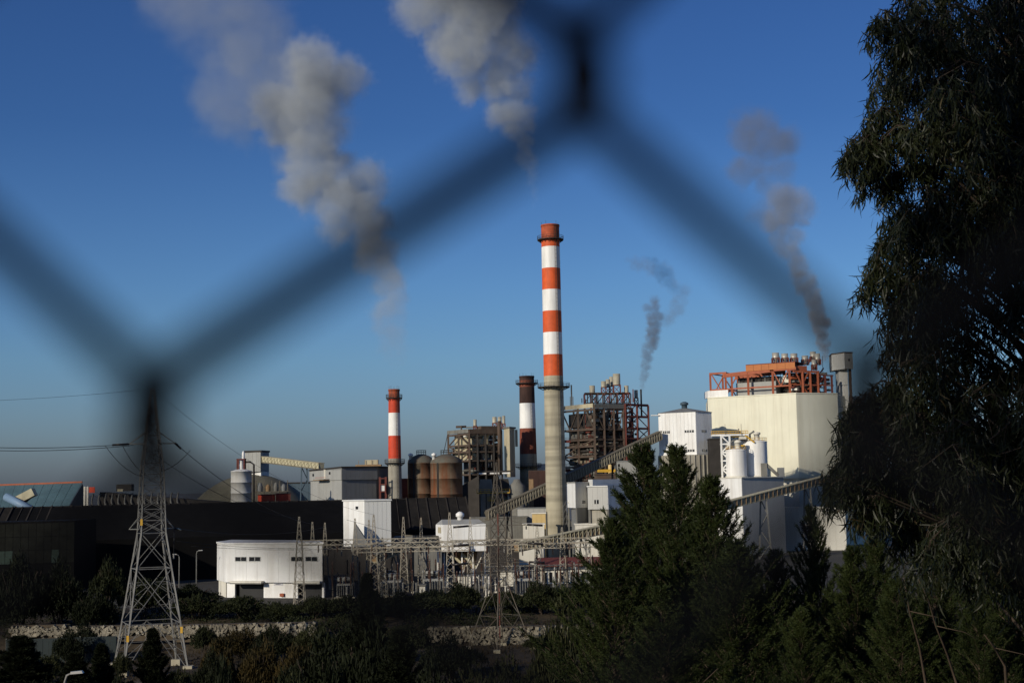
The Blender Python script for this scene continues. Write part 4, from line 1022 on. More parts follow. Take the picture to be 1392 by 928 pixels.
# ------------------------------------------------------------------ white shed before the black shed
a, b, c3 = P2(467, 342, 700), P2(495.5, 335, 700), P2(531.5, 336.5, 700)
zt = az(495, 681, 333)
t = block('shed', 'tall plain white shed standing against the black coal shed', 'shed', [a, b, c3, c3 + V((-1.6, 11, 0)), a + V((2, 11, 0))], 0, zt, 'white_clad', ((0, 4, 'white_clad'), (1, 6, 'pale_clad')), 'pale_clad')  # right face greyer: its weaker light is put into the panel colour
on_wall(t, a, b, .6, .72, zt - 1.9, zt - 1.2, 'hole', 'vent', .13)
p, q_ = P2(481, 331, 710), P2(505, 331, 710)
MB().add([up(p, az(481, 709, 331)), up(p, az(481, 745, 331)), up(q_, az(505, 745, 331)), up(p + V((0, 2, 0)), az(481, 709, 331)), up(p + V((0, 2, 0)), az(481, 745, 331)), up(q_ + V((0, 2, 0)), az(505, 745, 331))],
         [(0, 1, 2), (5, 4, 3), (0, 3, 4, 1), (1, 4, 5, 2), (2, 5, 3, 0)]).build('shadow_wedge', 'grey_clad', t)  # added dark wedge, stands in for a cast shadow triangle on the wall

# ------------------------------------------------------------------ hopper house on stilts
D = 308
a, b = P2(593, D + 2, 725), P2(602, D - 3, 725); c3 = P2(660.5, D - 3, 725)
z0, z1 = az(630, 748, D), az(630, 712, D); zr = az(630, 705.5, D)
t = thing('hopper_house', b, 'white gabled hopper house on stilts above the substation', 'hopper house')
MB().prism([a, b, c3, c3 + V((-1.5, 5.5, 0)), a + V((-.2, 5, 0))], z0, z1).build('wall', 'white_clad', t)
panels(t, b, c3, z0, z1 - .05, 8, 'white_clad', .08, .04); panels(t, a, b, z0, z1 - .05, 2, 'white_clad', .08, .04)
m0, m1 = (a + b) / 2 + V((.4, 2, 0)), c3 + V((-1.6, 2.6, 0))
MB().add([up(a, z1), up(b, z1), up(c3, z1), up(c3 + V((-1.5, 5.5, 0)), z1), up(a + V((-.2, 5, 0)), z1), up(m0, zr), up(m1, zr)],
         [(1, 2, 6, 5), (0, 1, 5), (3, 4, 5, 6), (2, 3, 6), (4, 0, 5)]).build('roof', 'light_grey_clad', t)
e = (m0 + m1) / 2; MB().lathe(e, [(.6, zr - .5), (.6, zr + .5), (.9, zr + .6), (.9, zr + 1.2), (.4, zr + 1.6), (.01, zr + 1.7)], 16).build('vent', 'white_paint', t)
on_wall(t, a, b, .35, .8, az(597, 724, D), az(597, 716, D), 'beige_clad', 'louvre', .14)
for px in (595.5, 604, 616, 628, 643, 659):
    for dy in (0, 4.5): e = P2(px, D + dy, 760); bar('stilt', up(e, 0), up(e, z0), .32, 'white_paint' if dy == 0 else 'dull_galvanised', t)
for x0, x1 in ((604, 616), (628, 643), (643, 659)):
    e, f = P2(x0, D, 760), P2(x1, D, 760); bar('brace', up(e, z0 - 5), up(f, z0), .22, 'off_white', t); bar('brace', up(f, 0), up(e, z0 - 5), .22, 'off_white', t)
for px in (624, 638):
    c = P2(px, D + 2.2, 760)
    MB().add([V((c.x + sx * 1.9, c.y + sy * 1.6, z0)) for sx, sy in ((-1, -1), (1, -1), (1, 1), (-1, 1))] + [V((c.x + .8 + sx * .4, c.y + sy * .4, z0 - 4.2)) for sx, sy in ((-1, -1), (1, -1), (1, 1), (-1, 1))],
             [(0, 1, 5, 4), (1, 2, 6, 5), (2, 3, 7, 6), (3, 0, 4, 7), (4, 5, 6, 7)]).build('hopper', 'conveyor_rust', t)
    MB().bar((c.x - 1.6, c.y - 1.8, z0 - .6), (c.x + 1.4, c.y - 1.8, z0 - 3.6), .7, .5).build('chute', 'conveyor_pale', t)
gallery('belt_gallery', 'cream arched belt gallery rising into the left of the hopper house', at(508, 764, 292), at(556, 744.5, 300), 1.5, 1.8, 12, 'conveyor_rust', 'conveyor_pale', 'conveyor_pale', (.05, .6), 'conveyor_pale', 'galvanised')
gallery('belt_gallery', 'grey closed belt gallery entering the left wall of the hopper house', at(556, 744.5, 300.3), at(594, 745, 309), 2.6, 1.8, 8, 'dirty_grey', 'galvanised', 'conveyor_pale', (.5,), 'conveyor_dark', 'galvanised')

# ------------------------------------------------------------------ white control building
a, b, c3 = P2(295.5, 291, 770), P2(306.5, 283, 770), P2(438.5, 276, 770)
z1l = az(300, 742, 285); z1 = az(372, 738.5, 279); z0 = az(300, 785, 285)
zt = (z1l + z1) / 2 + .15
t = thing('control_building', b, 'white flat-roofed control building with two dark vehicle doors', 'building')
MB().prism([a, b, c3, c3 + V((-2.4, 12, 0)), a + V((1, 10, 0))], 3.0, zt).build('upper_wall', 'white_clad', t)
panels(t, b, c3, 3.05, zt - .05, 9, 'white_clad', .08, .03, .08, 1); panels(t, a, b, 3.05, zt - .05, 2, 'white_clad', .08, .03)
MB().prism([a + V((-.2, -.25, 0)), b + V((0, -.3, 0)), c3 + V((.25, -.25, 0)), c3 + V((-2.3, 12, 0)), a + V((1, 10, 0))], zt, zt + .3).build('parapet', 'white_paint', t)
def seg(u0, u1, mat, nm, z0_, z1_, out=0.0, tk=.3): return on_wall(t, b, c3, u0, u1, z0_, z1_, mat, nm, out, tk)
for u0, u1 in ((0, .085), (.385, .735), (.98, 1.0)): seg(u0, u1, 'white_paint', 'ground_wall', -.3, 3.0, -.55, .5)
MB().prism([a + V((.2, .4, 0)), b + V((0, .6, 0)), b + V((1, 8, 0)), a + V((1, 9, 0))], -.3, 2.95).build('side_wall', 'off_white', t)
for u0, u1 in ((.09, .38), (.74, .975)):
    seg(u0, u1, 'hole', 'vehicle_door', -.3, 2.9, -1.6, .3)
    seg(u0 - .01, u1 + .025, 'off_white', 'canopy', 3.0, 3.35, 1.3, 1.2)
    seg(u0 - .01, u1 + .025, 'dirty_grey', 'canopy_frame', 2.78, 2.98, 1.3, 1.2)
MB().prism([b + V((.5, 2.5, 0)), c3 + V((-.8, 2.5, 0)), c3 + V((-2.8, 11, 0)), b + V((1, 9, 0))], -.3, 2.9).build('inner_wall', 'hole', t)
for u0, u1 in ((.105, .225), (.25, .37), (.685, .80), (.83, .95)):
    w = seg(u0, u1, 'window_glass', 'window', az(340, 762.5, 280), az(340, 757, 280), .11, .1)
    seg(u0 - .004, u1 + .004, 'pale_clad', 'sill', az(340, 763.3, 280), az(340, 762.6, 280), .18, .16).parent = w
    for v0, v1 in ((u0 - .004, u0 + .002), (u1 - .002, u1 + .004), ((u0 + u1) / 2 - .0018, (u0 + u1) / 2 + .0018)):
        seg(v0, v1, 'pale_clad', 'frame', az(340, 762.5, 280), az(340, 757, 280), .15, .08).parent = w
    seg(u0 - .004, u1 + .004, 'pale_clad', 'lintel', az(340, 757, 280), az(340, 756.5, 280), .17, .14).parent = w
s = seg(.49, .585, 'sign_white', 'sign_board', az(372, 795.5, 279), az(372, 790, 279), -.48, .06)
for j, (f0, f1) in enumerate(((.505, .57), (.51, .56))):
    zz = az(372, 791.3 + j * 2.2, 279); k = seg(f0, f1, 'lettering', 'lettering', zz - .14, zz, -.45, .03); k.parent = s
on_wall(t, b, c3, .56, .60, .3, .9, 'orange_steel', 'meter_box', -.1, .45)

# ------------------------------------------------------------------ transmission pylons
def pylon(label, base, hgt, wb, wt, yaw, tiers, waist, mat, arms, lw=.22, spire=None):
    t = thing('pylon', base, label, 'pylon')
    ca, sa = math.cos(yaw), math.sin(yaw)
    def wid(f):   # half width at height fraction
        if f < waist[0]: return wb + (waist[1] - wb) * f / waist[0]
        if f < spire[0]: return waist[1] + (spire[1] - waist[1]) * (f - waist[0]) / (spire[0] - waist[0])
        return spire[1] + (wt - spire[1]) * (f - spire[0]) / (1 - spire[0])
    def corner(k, f):
        w = wid(f); sx, sy = ((-1, -1), (1, -1), (1, 1), (-1, 1))[k % 4]
        return V((base[0] + (sx * ca - sy * sa) * w, base[1] + (sx * sa + sy * ca) * w, base[2] + hgt * f))
    seq = [0, waist[0], spire[0], 1]
    for k in range(4):
        for f0, f1 in zip(seq[:-1], seq[1:]):
            bar('leg', corner(k, f0), corner(k, f1), lw * (1.25 if f0 == 0 else 1), mat, t)
    for f0, f1, kind in tiers:
        for k in range(4):
            A0, B0, A1, B1 = corner(k, f0), corner(k + 1, f0), corner(k, f1), corner(k + 1, f1)
            if kind == 'foot':
                m = (A1 + B1) / 2
                for e in (A0, B0):
                    o_ = A1 if e is A0 else B1
                    bar('brace', e, m, lw * .55, mat, t)
                    for u in (.35, .65):
                        bar('lacing', lerp(e, o_, u), lerp(e, m, u), lw * .35, mat, t)
                        bar('lacing', lerp(e, o_, u), lerp(e, m, min(1, u + .3)), lw * .35, mat, t)
                bar('ring', A1, B1, lw * .55, mat, t)
            elif kind == 'x':
                bar('brace', A0, B1, lw * .5, mat, t); bar('brace', B0, A1, lw * .5, mat, t); bar('ring', A1, B1, lw * .45, mat, t)
            elif kind == 'big':
                bar('brace', A0, B1, lw * .55, mat, t); bar('brace', B0, A1, lw * .55, mat, t); bar('ring', A1, B1, lw * .6, mat, t)
                m = (A0 + B0 + A1 + B1) / 4
                for e, o_ in ((A0, A1), (B0, B1)):
                    for u in (.28, .72): bar('lacing', lerp(e, o_, u), lerp(e if u < .5 else o_, m, .56), lw * .35, mat, t)
                    bar('lacing', lerp(e, o_, .5), lerp(e, m, .62), lw * .35, mat, t); bar('lacing', lerp(e, o_, .5), lerp(o_, m, .62), lw * .35, mat, t)
            else:
                bar('brace', A0, B1, lw * .45, mat, t)
    tips = []
    for f, ln, rise, ang in arms:
        for s in (-1, 1):
            dirv = V((math.cos(ang) * s, math.sin(ang) * s, 0)); e = V(base) + V((0, 0, hgt * f)) + dirv * ln
            w = wid(f) * .9; n_ = V((-dirv.y, dirv.x, 0)); root = V(base) + V((0, 0, hgt * f)) + dirv * w
            top = V(base) + V((0, 0, hgt * f + rise)) + dirv * wid(min(.99, f + rise / hgt)) * .9
            for q in (-1, 1):
                bar('arm', root + n_ * w * q, e, lw * .7, mat, t); bar('arm_tie', top + n_ * w * .8 * q, e, lw * .5, mat, t)
            for u in (.33, .66): bar('lacing', lerp(root + n_ * w, e, u), lerp(root - n_ * w, e, u), lw * .4, mat, t)
            tips.append(e)
    return t, tips, corner
bD = 206
base = at(205, 893, bD); base = V((base.x, base.y, -4.2)); H = az(200, 528, bD) + 4.2
t_, tips, corner = pylon('big grey lattice transmission pylon standing before the black shed', base, H, 4.5, .18, R(24),
    [(0, .165, 'foot'), (.165, .355, 'big'), (.355, .48, 'x'), (.48, .525, 'x'), (.525, .565, 'x'), (.565, .61, 'x'), (.61, .65, 'x'), (.65, .69, 'x'), (.69, .73, 'x'), (.73, .775, 'x'), (.775, .83, 'x'), (.83, .885, 'x'), (.885, .94, 'x')],
    (.48, 1.75), 'galvanised', [(.495, 3.2, 1.9, R(6)), (.80, 3.3, 1.8, R(6))], .17, (.70, 1.45))
for k in range(4):
    e = corner(k, 0); MB().box((e.x, e.y, -4.2), (1.3, 1.3, 1.3)).build('footing', 'concrete', t_)
for k, f in ((0, .12), (0, .52), (1, .14)):
    e = corner(k, f); MB().box((e.x, e.y - .16, e.z), (.34, .06, .9)).build('warning_plate', 'yellow_paint', t_)
# red and white pylon in the middle
bD = 222
base2 = at(680, 884, bD); base2 = V((base2.x, base2.y, -4.2)); H2 = az(674, 628, bD) + 4.2
t2, tips2, corner2 = pylon('slender rust-red lattice pylon in front of the hopper house', base2, H2, 3.6, .15, R(40),
    [(0, .18, 'big'), (.18, .34, 'x')] + [(.34 + i * .06, .40 + i * .06, 'x') for i in range(10)],
    (.34, 1.0), 'dull_galvanised', [(.46, 4.8, 1.0, R(4)), (.56, 4.6, 1.0, R(4)), (.66, 4.6, 1.0, R(4))], .10, (.74, .75))
for k in range(4):
    f = corner2(k, 0); MB().box((f.x, f.y, -4.2), (1, 1, 1)).build('footing', 'concrete', t2)
m_ = V((base2.x, base2.y - 1.1, 0))
for i in range(12):
    bar('ladder_section', V((m_.x, m_.y, -4 + i * H2 * .06)), V((m_.x, m_.y, -4 + (i + .92) * H2 * .06)), .16, 'red_steel' if i % 3 else 'brown_steel', t2)
for e in tips2:
    s = 1 if e.x > base2.x else -1
    MB().tube([e, e + V((s * 2.4, -.3, -.15))], .17, 8).build('insulator', 'insulator_dark', t2)

# wires
def cable(name, label, p, q, sag, r=.05, cat='cable', group='overhead power lines'):
    p, q = V(p), V(q); pts = []
    for i in range(25):
        u = i / 24; e = lerp(p, q, u); e.z -= sag * 4 * u * (1 - u); pts.append(e)
    return tag(MB().tube(pts, r, 5).build(name, 'cable'), label, cat, group)
armL, armR = tips[2], tips[3]; lowL, lowR = tips[0], tips[1]
cable('power_line', 'upper of two close dark lines leaving the big pylon to the left', armL, at(-60, 606, 190), .4, .045)
cable('power_line', 'lower of two close dark lines leaving the big pylon to the left', armL + V((.4, 1, -.15)), at(-60, 610, 196), .5, .045)
cable('power_line', 'thin earth wire running left from the big pylon tip', V((base.x, base.y, base.z + H)), at(-60, 546, 190), .3, .02)
cable('power_line', 'dark line descending from the upper right arm to the gantries', armR, at(425, 712, 300), 2.0, .045)
cable('power_line', 'dark line descending from the upper left arm behind the pylon', armL + V((1.5, .5, 0)), at(407, 704, 262), 2.2, .04)
cable('power_line', 'dark line descending from the lower right arm past the white building', lowR, at(442, 716, 300), 1.2, .045)
cable('power_line', 'line sweeping low across the white control building windows', at(260, 742, 240), at(545, 740, 292), .8, .03)
cable('power_line', 'second line sweeping low across the white control building', at(240, 735, 240), at(480, 742, 292), .8, .03)
cable('power_line', 'thin earth wire descending right from the big pylon tip', V((base.x, base.y, base.z + H)), at(508, 699, 270), 3.0, .02)
cable('power_line', 'line crossing the tall white shed towards the hopper house', at(471, 706, 285), at(640, 740, 285), .5, .03)
for p, q_, nm in ((armR, at(425, 712, 300), 1), (lowR, at(442, 716, 300), 2)):
    d = (V(q_) - V(p)).normalized(); d.z -= .1
    MB().tube([p, V(p) + d * 2.6], .17, 8).build('insulator', 'insulator_dark', t_)
MB().tube([armL, armL + V((-2.4, -.2, -.1))], .16, 8).build('insulator', 'insulator_dark', t_)
for k, (p, q_, sg) in enumerate(((armL + V((-3.4, -.3, -.2)), V((base.x - .8, base.y - 1, base.z + H * .68)), .9), (armL + V((-1, -.3, 0)), V((base.x, base.y - 1.4, base.z + H * .68)), .8), (armR + V((2, 1, -1)), V((base.x + 1.6, base.y - .8, base.z + H * .7)), .5))):
    pts = [lerp(p, q_, u) - V((0, 0, sg * 4 * u * (1 - u))) for u in np.linspace(0, 1, 10)]
    MB().tube(pts, .045, 5).build('jumper', 'cable', t_)
MB().tube([lowR, lowR + V((0, -.1, -3.8))], .05, 5).build('jumper', 'cable', t_)
MB().lathe(lowR + V((0, -.1, 0)), [(.12, lowR.z - 4.4), (.16, lowR.z - 4), (.1, lowR.z - 3.7)], 8).build('weight', 'galvanised', t_)

# ------------------------------------------------------------------ substation
def lattice_mesh(mb, p, q, w0, w1, n, bw):
    p, q = V(p), V(q); d = (q - p).normalized()
    upv = V((0, 1, 0)) if abs(d.z) > .9 else V((0, 0, 1))
    s = d.cross(upv).normalized(); u_ = s.cross(d)
    def cr(k, f):
        w = w0 + (w1 - w0) * f; a, b_ = ((-1, -1), (1, -1), (1, 1), (-1, 1))[k % 4]
        return lerp(p, q, f) + s * a * w + u_ * b_ * w
    for k in range(4): mb.bar(cr(k, 0), cr(k, 1), bw)
    for i in range(n):
        for k in range(4):
            mb.bar(cr(k + i % 2, i / n), cr(k + 1 - i % 2, (i + 1) / n), bw * .7)
    return mb
cols = [(407, 702, 262, 1.0), (425, 709, 300, .8), (442, 710, 300, .8), (483, 704, 290, .8), (502, 706, 296, .8), (508.5, 699, 270, 1.0), (549, 702, 290, .9), (573, 703, 294, .8),
        (612, 696, 268, 1.0), (640, 702, 288, .9), (731, 712, 280, .9), (765, 716, 290, .8), (520, 730, 272, .8), (662, 716, 285, .7), (800, 722, 288, .8), (693, 722, 292, .7)]
ords = ['leftmost', 'second', 'third', 'fourth', 'fifth', 'tallest', 'seventh', 'eighth', 'ninth', 'tenth', 'eleventh', 'twelfth', 'short', 'thirteenth', 'rightmost', 'fourteenth']
desc = ['in front of the white control building', 'nearest the control building, of a small pair', 'farther from the control building, of a small pair', 'before the bright end of the tall white shed',
        'shorter one before the white shed flank', 'tallest one before the white shed flank', 'before the black shed, right of the tall white shed', 'before the black shed, halfway to the hopper house',
        'crossing the left of the white hopper house', 'crossing the right of the white hopper house', 'just left of the tall chimney foot', 'just right of the tall chimney foot', 'stocky, without spire, by the cream arched gallery',
        'at the right corner of the hopper house', 'rightmost of the yard, beside the big cypress', 'between the rust-red pylon and the cream block']
for (px, pyt, D, w), ds in zip(cols, desc):
    c = P2(px, D, 770); zt = az(px, pyt, D); zk = az(px, 735, D)
    if zk > zt - 1: zk = zt * .75
    t = thing('gantry_column', c, 'lattice gantry column ' + ds, 'gantry column', 'lattice columns of the substation')
    lattice_mesh(MB(), (c.x, c.y, 0), (c.x, c.y, zk), w, w * .45, 9, .11).build('shaft', 'gantry_steel', t)
    lattice_mesh(MB(), (c.x, c.y, zk), (c.x, c.y, zt), w * .45, .10, 6, .09).build('spire', 'gantry_steel', t)
beams = [(407, 600, 270, 737, 'front lattice beam left of the hopper house'), (508, 735, 270, 740, 'front lattice beam passing before the hopper house'), (425, 640, 294, 743, 'rear lattice beam of the yard left of the red pylon'),
         (612, 800, 284, 736.5, 'rear lattice beam running right past the chimney foot'), (484, 640, 290, 747, 'lowest lattice beam behind the cream arched gallery'), (690, 820, 290, 742, 'lower lattice beam right of the red pylon'),
         (660, 800, 282, 772, 'low busbar beam before the red-roofed switch house')]
for x0, x1, D, y, lab in beams:
    a, b = at(x0, y + .6, D), at(x1, y + .6 - (x1 - x0) * .02, D + 1); a.z = b.z = (a.z + b.z) / 2
    t = thing('gantry_beam', a, lab, 'gantry beam', 'lattice beams of the substation')
    lattice_mesh(MB(), a, b, .45, .45, int((b - a).length / 1.4), .13).build('lattice', 'gantry_steel', t)
    n = int((b - a).length / 3.2); ins = random.Random(int(x0))
    for i in range(1, n):
        e = lerp(a, b, (i + ins.uniform(-.2, .2)) / n)
        MB().lathe(e, [(.05, e.z - 1.9)] + [(r_, e.z - 1.8 + .18 * k + dz_) for k in range(7) for r_, dz_ in ((.07, 0), (.17, .06))] + [(.05, e.z - .45)], 8).build('insulator', 'ceramic_brown' if ins.random() < .6 else 'ceramic', t)
# post insulators, three kinds of height, standing in the yard
proto = {}
def post_proto(h, m):
    mb1 = MB(); mb1.bar((0, 0, 0), (0, 0, h * .55), .28).box((0, 0, .15), (.8, .8, .3)).box((0, 0, h * .55), (.6, .6, .12))
    mb2 = MB().lathe(V((0, 0, 0)), [(.06, h * .55)] + [(r_, h * .56 + (h * .4) * (k + dz_) / 9) for k in range(9) for r_, dz_ in ((.11, 0), (.24, .4))] + [(.1, h), (.01, h)], 10)
    return mb1, mb2
kinds = []
for h, m1, m2 in ((4.2, 'galvanised', 'ceramic'), (5.4, 'dull_galvanised', 'ceramic_brown'), (3.4, 'off_white', 'ceramic')):
    mb1, mb2 = post_proto(h, m1)
    me1 = bpy.data.meshes.new('post'); me1.from_pydata(mb1.v, [], mb1.f); me1.materials.append(M[m1])
    me2 = bpy.data.meshes.new('insulator'); me2.from_pydata(mb2.v, [], mb2.f); me2.materials.append(M[m2]); me2.polygons.foreach_set('use_smooth', [True] * len(me2.polygons))
    kinds.append((me1, me2))
kword = ['grey post with pale ribbed insulator', 'tall rusty post with brown insulator', 'short pale post with ribbed insulator']
zones = [(520, 'left of the arched gallery'), (595, 'left of the hopper house'), (665, 'below the hopper house'), (735, 'left of the chimney foot'), (999, 'before the switch house')]
rows_ = ['front row', 'second row', 'third row', 'back row']
q = random.Random(17)
for row, (D, x0, x1, n) in enumerate(((264, 452, 800, 22), (273, 446, 815, 26), (283, 445, 825, 26), (294, 460, 830, 22))):
    for i in range(n):
        px = x0 + (x1 - x0) * (i + q.uniform(-.45, .45)) / n
        k = q.choice((0, 0, 1, 1, 2)); c = P2(px, D + q.uniform(-3, 3), 790)
        zn = next(w for lim, w in zones if px < lim)
        t = thing('post_insulator', c, kword[k] + ', ' + rows_[row] + ', ' + zn, 'insulator', kword[k] + ', ' + rows_[row] + ', ' + zn)
        s = q.uniform(.8, 1.35); t.scale = (.75, .75, s)
        new_obj('post', kinds[k][0], t); new_obj('insulator', kinds[k][1], t)
def transformer(label, px, D, s=1.0):
    c = P2(px, D, 790); t = thing('transformer', c, label, 'transformer')
    MB().box((c.x, c.y, 1.7 * s), (3.6 * s, 2.4, 2.8 * s)).build('tank', 'light_grey_clad', t)
    for i in range(8): MB().box((c.x - 1.6 * s + i * .46 * s, c.y - 1.6, 1.7 * s), (.12, .7, 2.2 * s)).build('radiator_fin', 'galvanised', t)
    MB().tube([(c.x - 1.6, c.y + .3, 4.0 * s), (c.x + 1.4, c.y + .3, 4.0 * s)], .45, 12).build('conservator', 'light_grey_clad', t)
    for i in range(3): MB().lathe(c + V((-1 + i, -.2, 0)), [(.1, 3.1 * s)] + [(r_, 3.15 * s + .2 * k + z_) for k in range(6) for r_, z_ in ((.1, 0), (.2, .08))] + [(.05, 4.6 * s)], 8).build('bushing', 'ceramic_brown', t)
    MB().box((c.x, c.y, .15), (4.4 * s, 4, .3)).build('plinth', 'concrete', t)
transformer('grey finned transformer by the cream arched gallery', 533, 278)
transformer('grey finned transformer under the left of the hopper house', 590, 276, 1.1)
transformer('grey finned transformer right of the rust-red pylon', 712, 274, 1.05)
transformer('small grey finned transformer below the tall white shed', 470, 276, .9)
for px0, px1, D, h, m, lab in ((524, 541, 300, 3.4, 'white_paint', 'white relay kiosk behind the cream arched gallery'), (570, 578, 268, 2.6, 'off_white', 'small cream kiosk in the yard left of the hopper house'), (596, 640, 300, 2.2, 'off_white', 'low cream wall below the hopper house'),
                              (676, 700, 300, 3.0, 'off_white', 'cream kiosk behind the rust-red pylon'), (655, 668, 298, 2.4, 'white_paint', 'white kiosk at the foot of the hopper house legs'), (446, 466, 300, 2.6, 'off_white', 'cream kiosk right of the control building')):
    a, b = P2(px0, D, 790), P2(px1, D, 790)
    t = block('kiosk', lab, 'kiosk', [a, b, b + V((0, 3, 0)), a + V((0, 3, 0))], 0, h, m, ((0, max(2, int((px1 - px0) / 7)), m),), 'dirty_grey', .2)
    on_wall(t, a, b, .3, .55, 0.05, 2.0, 'dirty_grey', 'door', .13)
q = random.Random(5)
for i in range(4):
    D = 266 + i * 9
    cable('busbar', 'thin busbar wire strung along the ' + ('front', 'second', 'third', 'back')[i] + ' row of insulator posts', at(455 + 10 * (i % 4), 780, D), at(780 + 12 * (i % 3), 773, D + 2), .3, .04, 'busbar', 'busbar wires of the yard')

# ------------------------------------------------------------------ street lamps, fence, stone wall
def lamp(label, px, py_top, py_base, D, side=-1):
    zt, zb = az(px, py_top, D), az(px, py_base, D); c = P2(px, D, (py_top + py_base) / 2)
    t = thing('street_lamp', up(c, zb), label, 'street lamp', 'street lamps')
    MB().tube([up(c, zb), up(c, zt - .6), up(c + V((side * .15, -.1, 0)), zt - .15), up(c + V((side * .5, -.2, 0)), zt)], [.12, .09, .07, .06], 8).build('pole', 'galvanised', t)
    MB().add([V((c.x + side * x_, c.y - .2 + y_, zt + z_)) for x_, y_, z_ in ((.45, -.14, -.06), (1.3, -.2, .0), (1.3, .2, .0), (.45, .14, -.06), (.45, -.1, .1), (1.2, -.12, .16), (1.2, .12, .16), (.45, .1, .1))],
             [(0, 1, 2, 3), (7, 6, 5, 4), (0, 4, 5, 1), (1, 5, 6, 2), (2, 6, 7, 3), (3, 7, 4, 0)]).build('head', 'ceramic', t)
lamp('street lamp nearer the control building, left of its corner', 267, 748, 806, 285, 1)
lamp('street lamp just right of the big pylon', 243.5, 753, 806, 288, -1)
lamp('near street lamp rising at the bottom edge, left of the pylon', 88, 914, 990, 96, 1)

def rubble(name, label, segs, seed, cat='stone wall'):
    q = np.random.default_rng(seed)
    p0 = at(segs[0][0], segs[0][1], segs[0][3])
    t = thing(name, up(p0, -4.2), label, cat)
    vs, fs = [], []
    core = MB()
    for (x0, yt, yb, D, x1) in segs:
        a, b = at(x0, yt, D), at(x1, yt - (x1 - x0) * .019, D); zt = (a.z + b.z) / 2; zb = az((x0 + x1) / 2, yb, D); L = b.x - a.x
        core.prism([(a.x, D + .25), (b.x, D + .25), (b.x, D + 1.6), (a.x, D + 1.6)], zb - .8, zt - .15)
        area = L * (zt - zb + .4); nst = int(area / .11)
        for _ in range(nst):
            w = q.uniform(.15, .42) * (1.4 if q.random() < .15 else 1); hh = w * q.uniform(.45, .95)
            c = np.array([q.uniform(a.x, b.x), D + q.uniform(-.15, .2), 0]); edge_ = .35 * math.sin(c[0] * 1.3) + .25 * math.sin(c[0] * 3.1 + 1)
            c[2] = q.uniform(zb + .05 + edge_ * .3, zt - .3 + edge_ * .3)
            k = len(vs); an = q.uniform(0, 3.14); ca, sa = math.cos(an), math.sin(an)
            for sx, sy, sz in ((-1, -1, -1), (1, -1, -1), (1, 1, -1), (-1, 1, -1), (-1, -1, 1), (1, -1, 1), (1, 1, 1), (-1, 1, 1)):
                lx, ly, lz = sx * w * q.uniform(.5, 1), sy * .38 * q.uniform(.5, 1), sz * hh * q.uniform(.5, 1)
                vs.append((c[0] + lx * ca - lz * sa, c[1] + ly, c[2] + lx * sa + lz * ca))
            fs += [tuple(i + k for i in f) for f in ((3, 2, 1, 0), (4, 5, 6, 7), (0, 1, 5, 4), (1, 2, 6, 5), (2, 3, 7, 6), (3, 0, 4, 7))]
    MB().add(vs, fs).build('stone', 'stone', t, 'stuff')
    core.build('core', 'soil', t)
rubble('stone_wall', 'pale rubble retaining wall behind the legs of the big pylon', [(14, 849, 864, 229, 92), (92, 850, 864.5, 229.2, 240), (236, 848, 864, 229, 430)], 3)
rubble('stone_wall', 'pale rubble retaining wall behind the foot of the rust-red pylon', [(583, 851, 872, 229, 650), (640, 851, 879, 228, 800)], 4)
a, b = at(8, 866, 214), at(158, 866, 216)
t = thing('sheet_fence', V((a.x, a.y, -4.2)), 'dull teal sheet fence left of the big pylon feet', 'fence')
n = 18
zt = az(80, 866.5, 215)
for i in range(n):
    e, f = lerp(a, b, (i + .02) / n), lerp(a, b, (i + .98) / n)
    MB().bar(V((e.x, e.y, (zt - 4.3) / 2)), V((f.x, f.y, (zt - 4.3) / 2)), .06 + .05 * (i % 2), zt + 4.3).build('sheet', 'teal_fence', t)
for i in range(0, n + 1, 3): e = lerp(a, b, i / n); bar('post', (e.x, e.y + .2, -4.4), (e.x, e.y + .2, zt + .15), .14, 'dirty_grey', t)
print('STRUCTURES DONE', len(bpy.data.objects))

# ------------------------------------------------------------------ plants
def np_mesh(name, verts, quads, mat):
    me = bpy.data.meshes.new(name)
    nv, nf = len(verts), len(quads)
    me.vertices.add(nv); me.vertices.foreach_set('co', np.asarray(verts, np.float32).ravel())
    k = quads.shape[1]
    me.loops.add(nf * k); me.loops.foreach_set('vertex_index', np.asarray(quads, np.int32).ravel())
    me.polygons.add(nf); me.polygons.foreach_set('loop_start', np.arange(nf, dtype=np.int32) * k)
    me.polygons.foreach_set('loop_total', np.full(nf, k, np.int32))
    me.update(calc_edges=True); me.materials.append(M[mat])
    return me
def unit(v): return v / np.maximum(1e-9, np.linalg.norm(v, axis=-1, keepdims=True))
def blades(base, dirs, length, width, curl=0.0, segs=1, droop=0.0):
    """strips of quads: base (N,3), dirs (N,3); returns verts, quads. Pointed at the tip."""
    N = len(base); dirs = unit(dirs)
    side = unit(np.cross(dirs, unit(rng.normal(size=(N, 3))))); nrm = np.cross(side, dirs)
    L = np.broadcast_to(length, (N,))[:, None]; W = np.broadcast_to(width, (N,))[:, None]
    rows = []
    for s in range(segs + 1):
        u = s / segs
        c = base + dirs * L * u + side * (curl * L * u * u) + nrm * (.12 * L * u * u); c[:, 2] -= (droop * L[:, 0] * u * u)
        w = W * (.35 + 1.3 * u * (1 - u) * 2 if segs > 1 else (1.0 if s == 0 else .25)) * (.25 if (segs > 1 and s == segs) else 1)
        rows.append(c - side * w / 2); rows.append(c + side * w / 2)
    V_ = np.stack(rows, 1).reshape(-1, 3)
    m = 2 * (segs + 1); idx = np.arange(N)[:, None] * m
    Q = np.concatenate([idx + np.array([[2 * s, 2 * s + 1, 2 * s + 3, 2 * s + 2]]) for s in range(segs)], 0)
    return V_, Q
def tri_free(V_, Q): return V_, Q

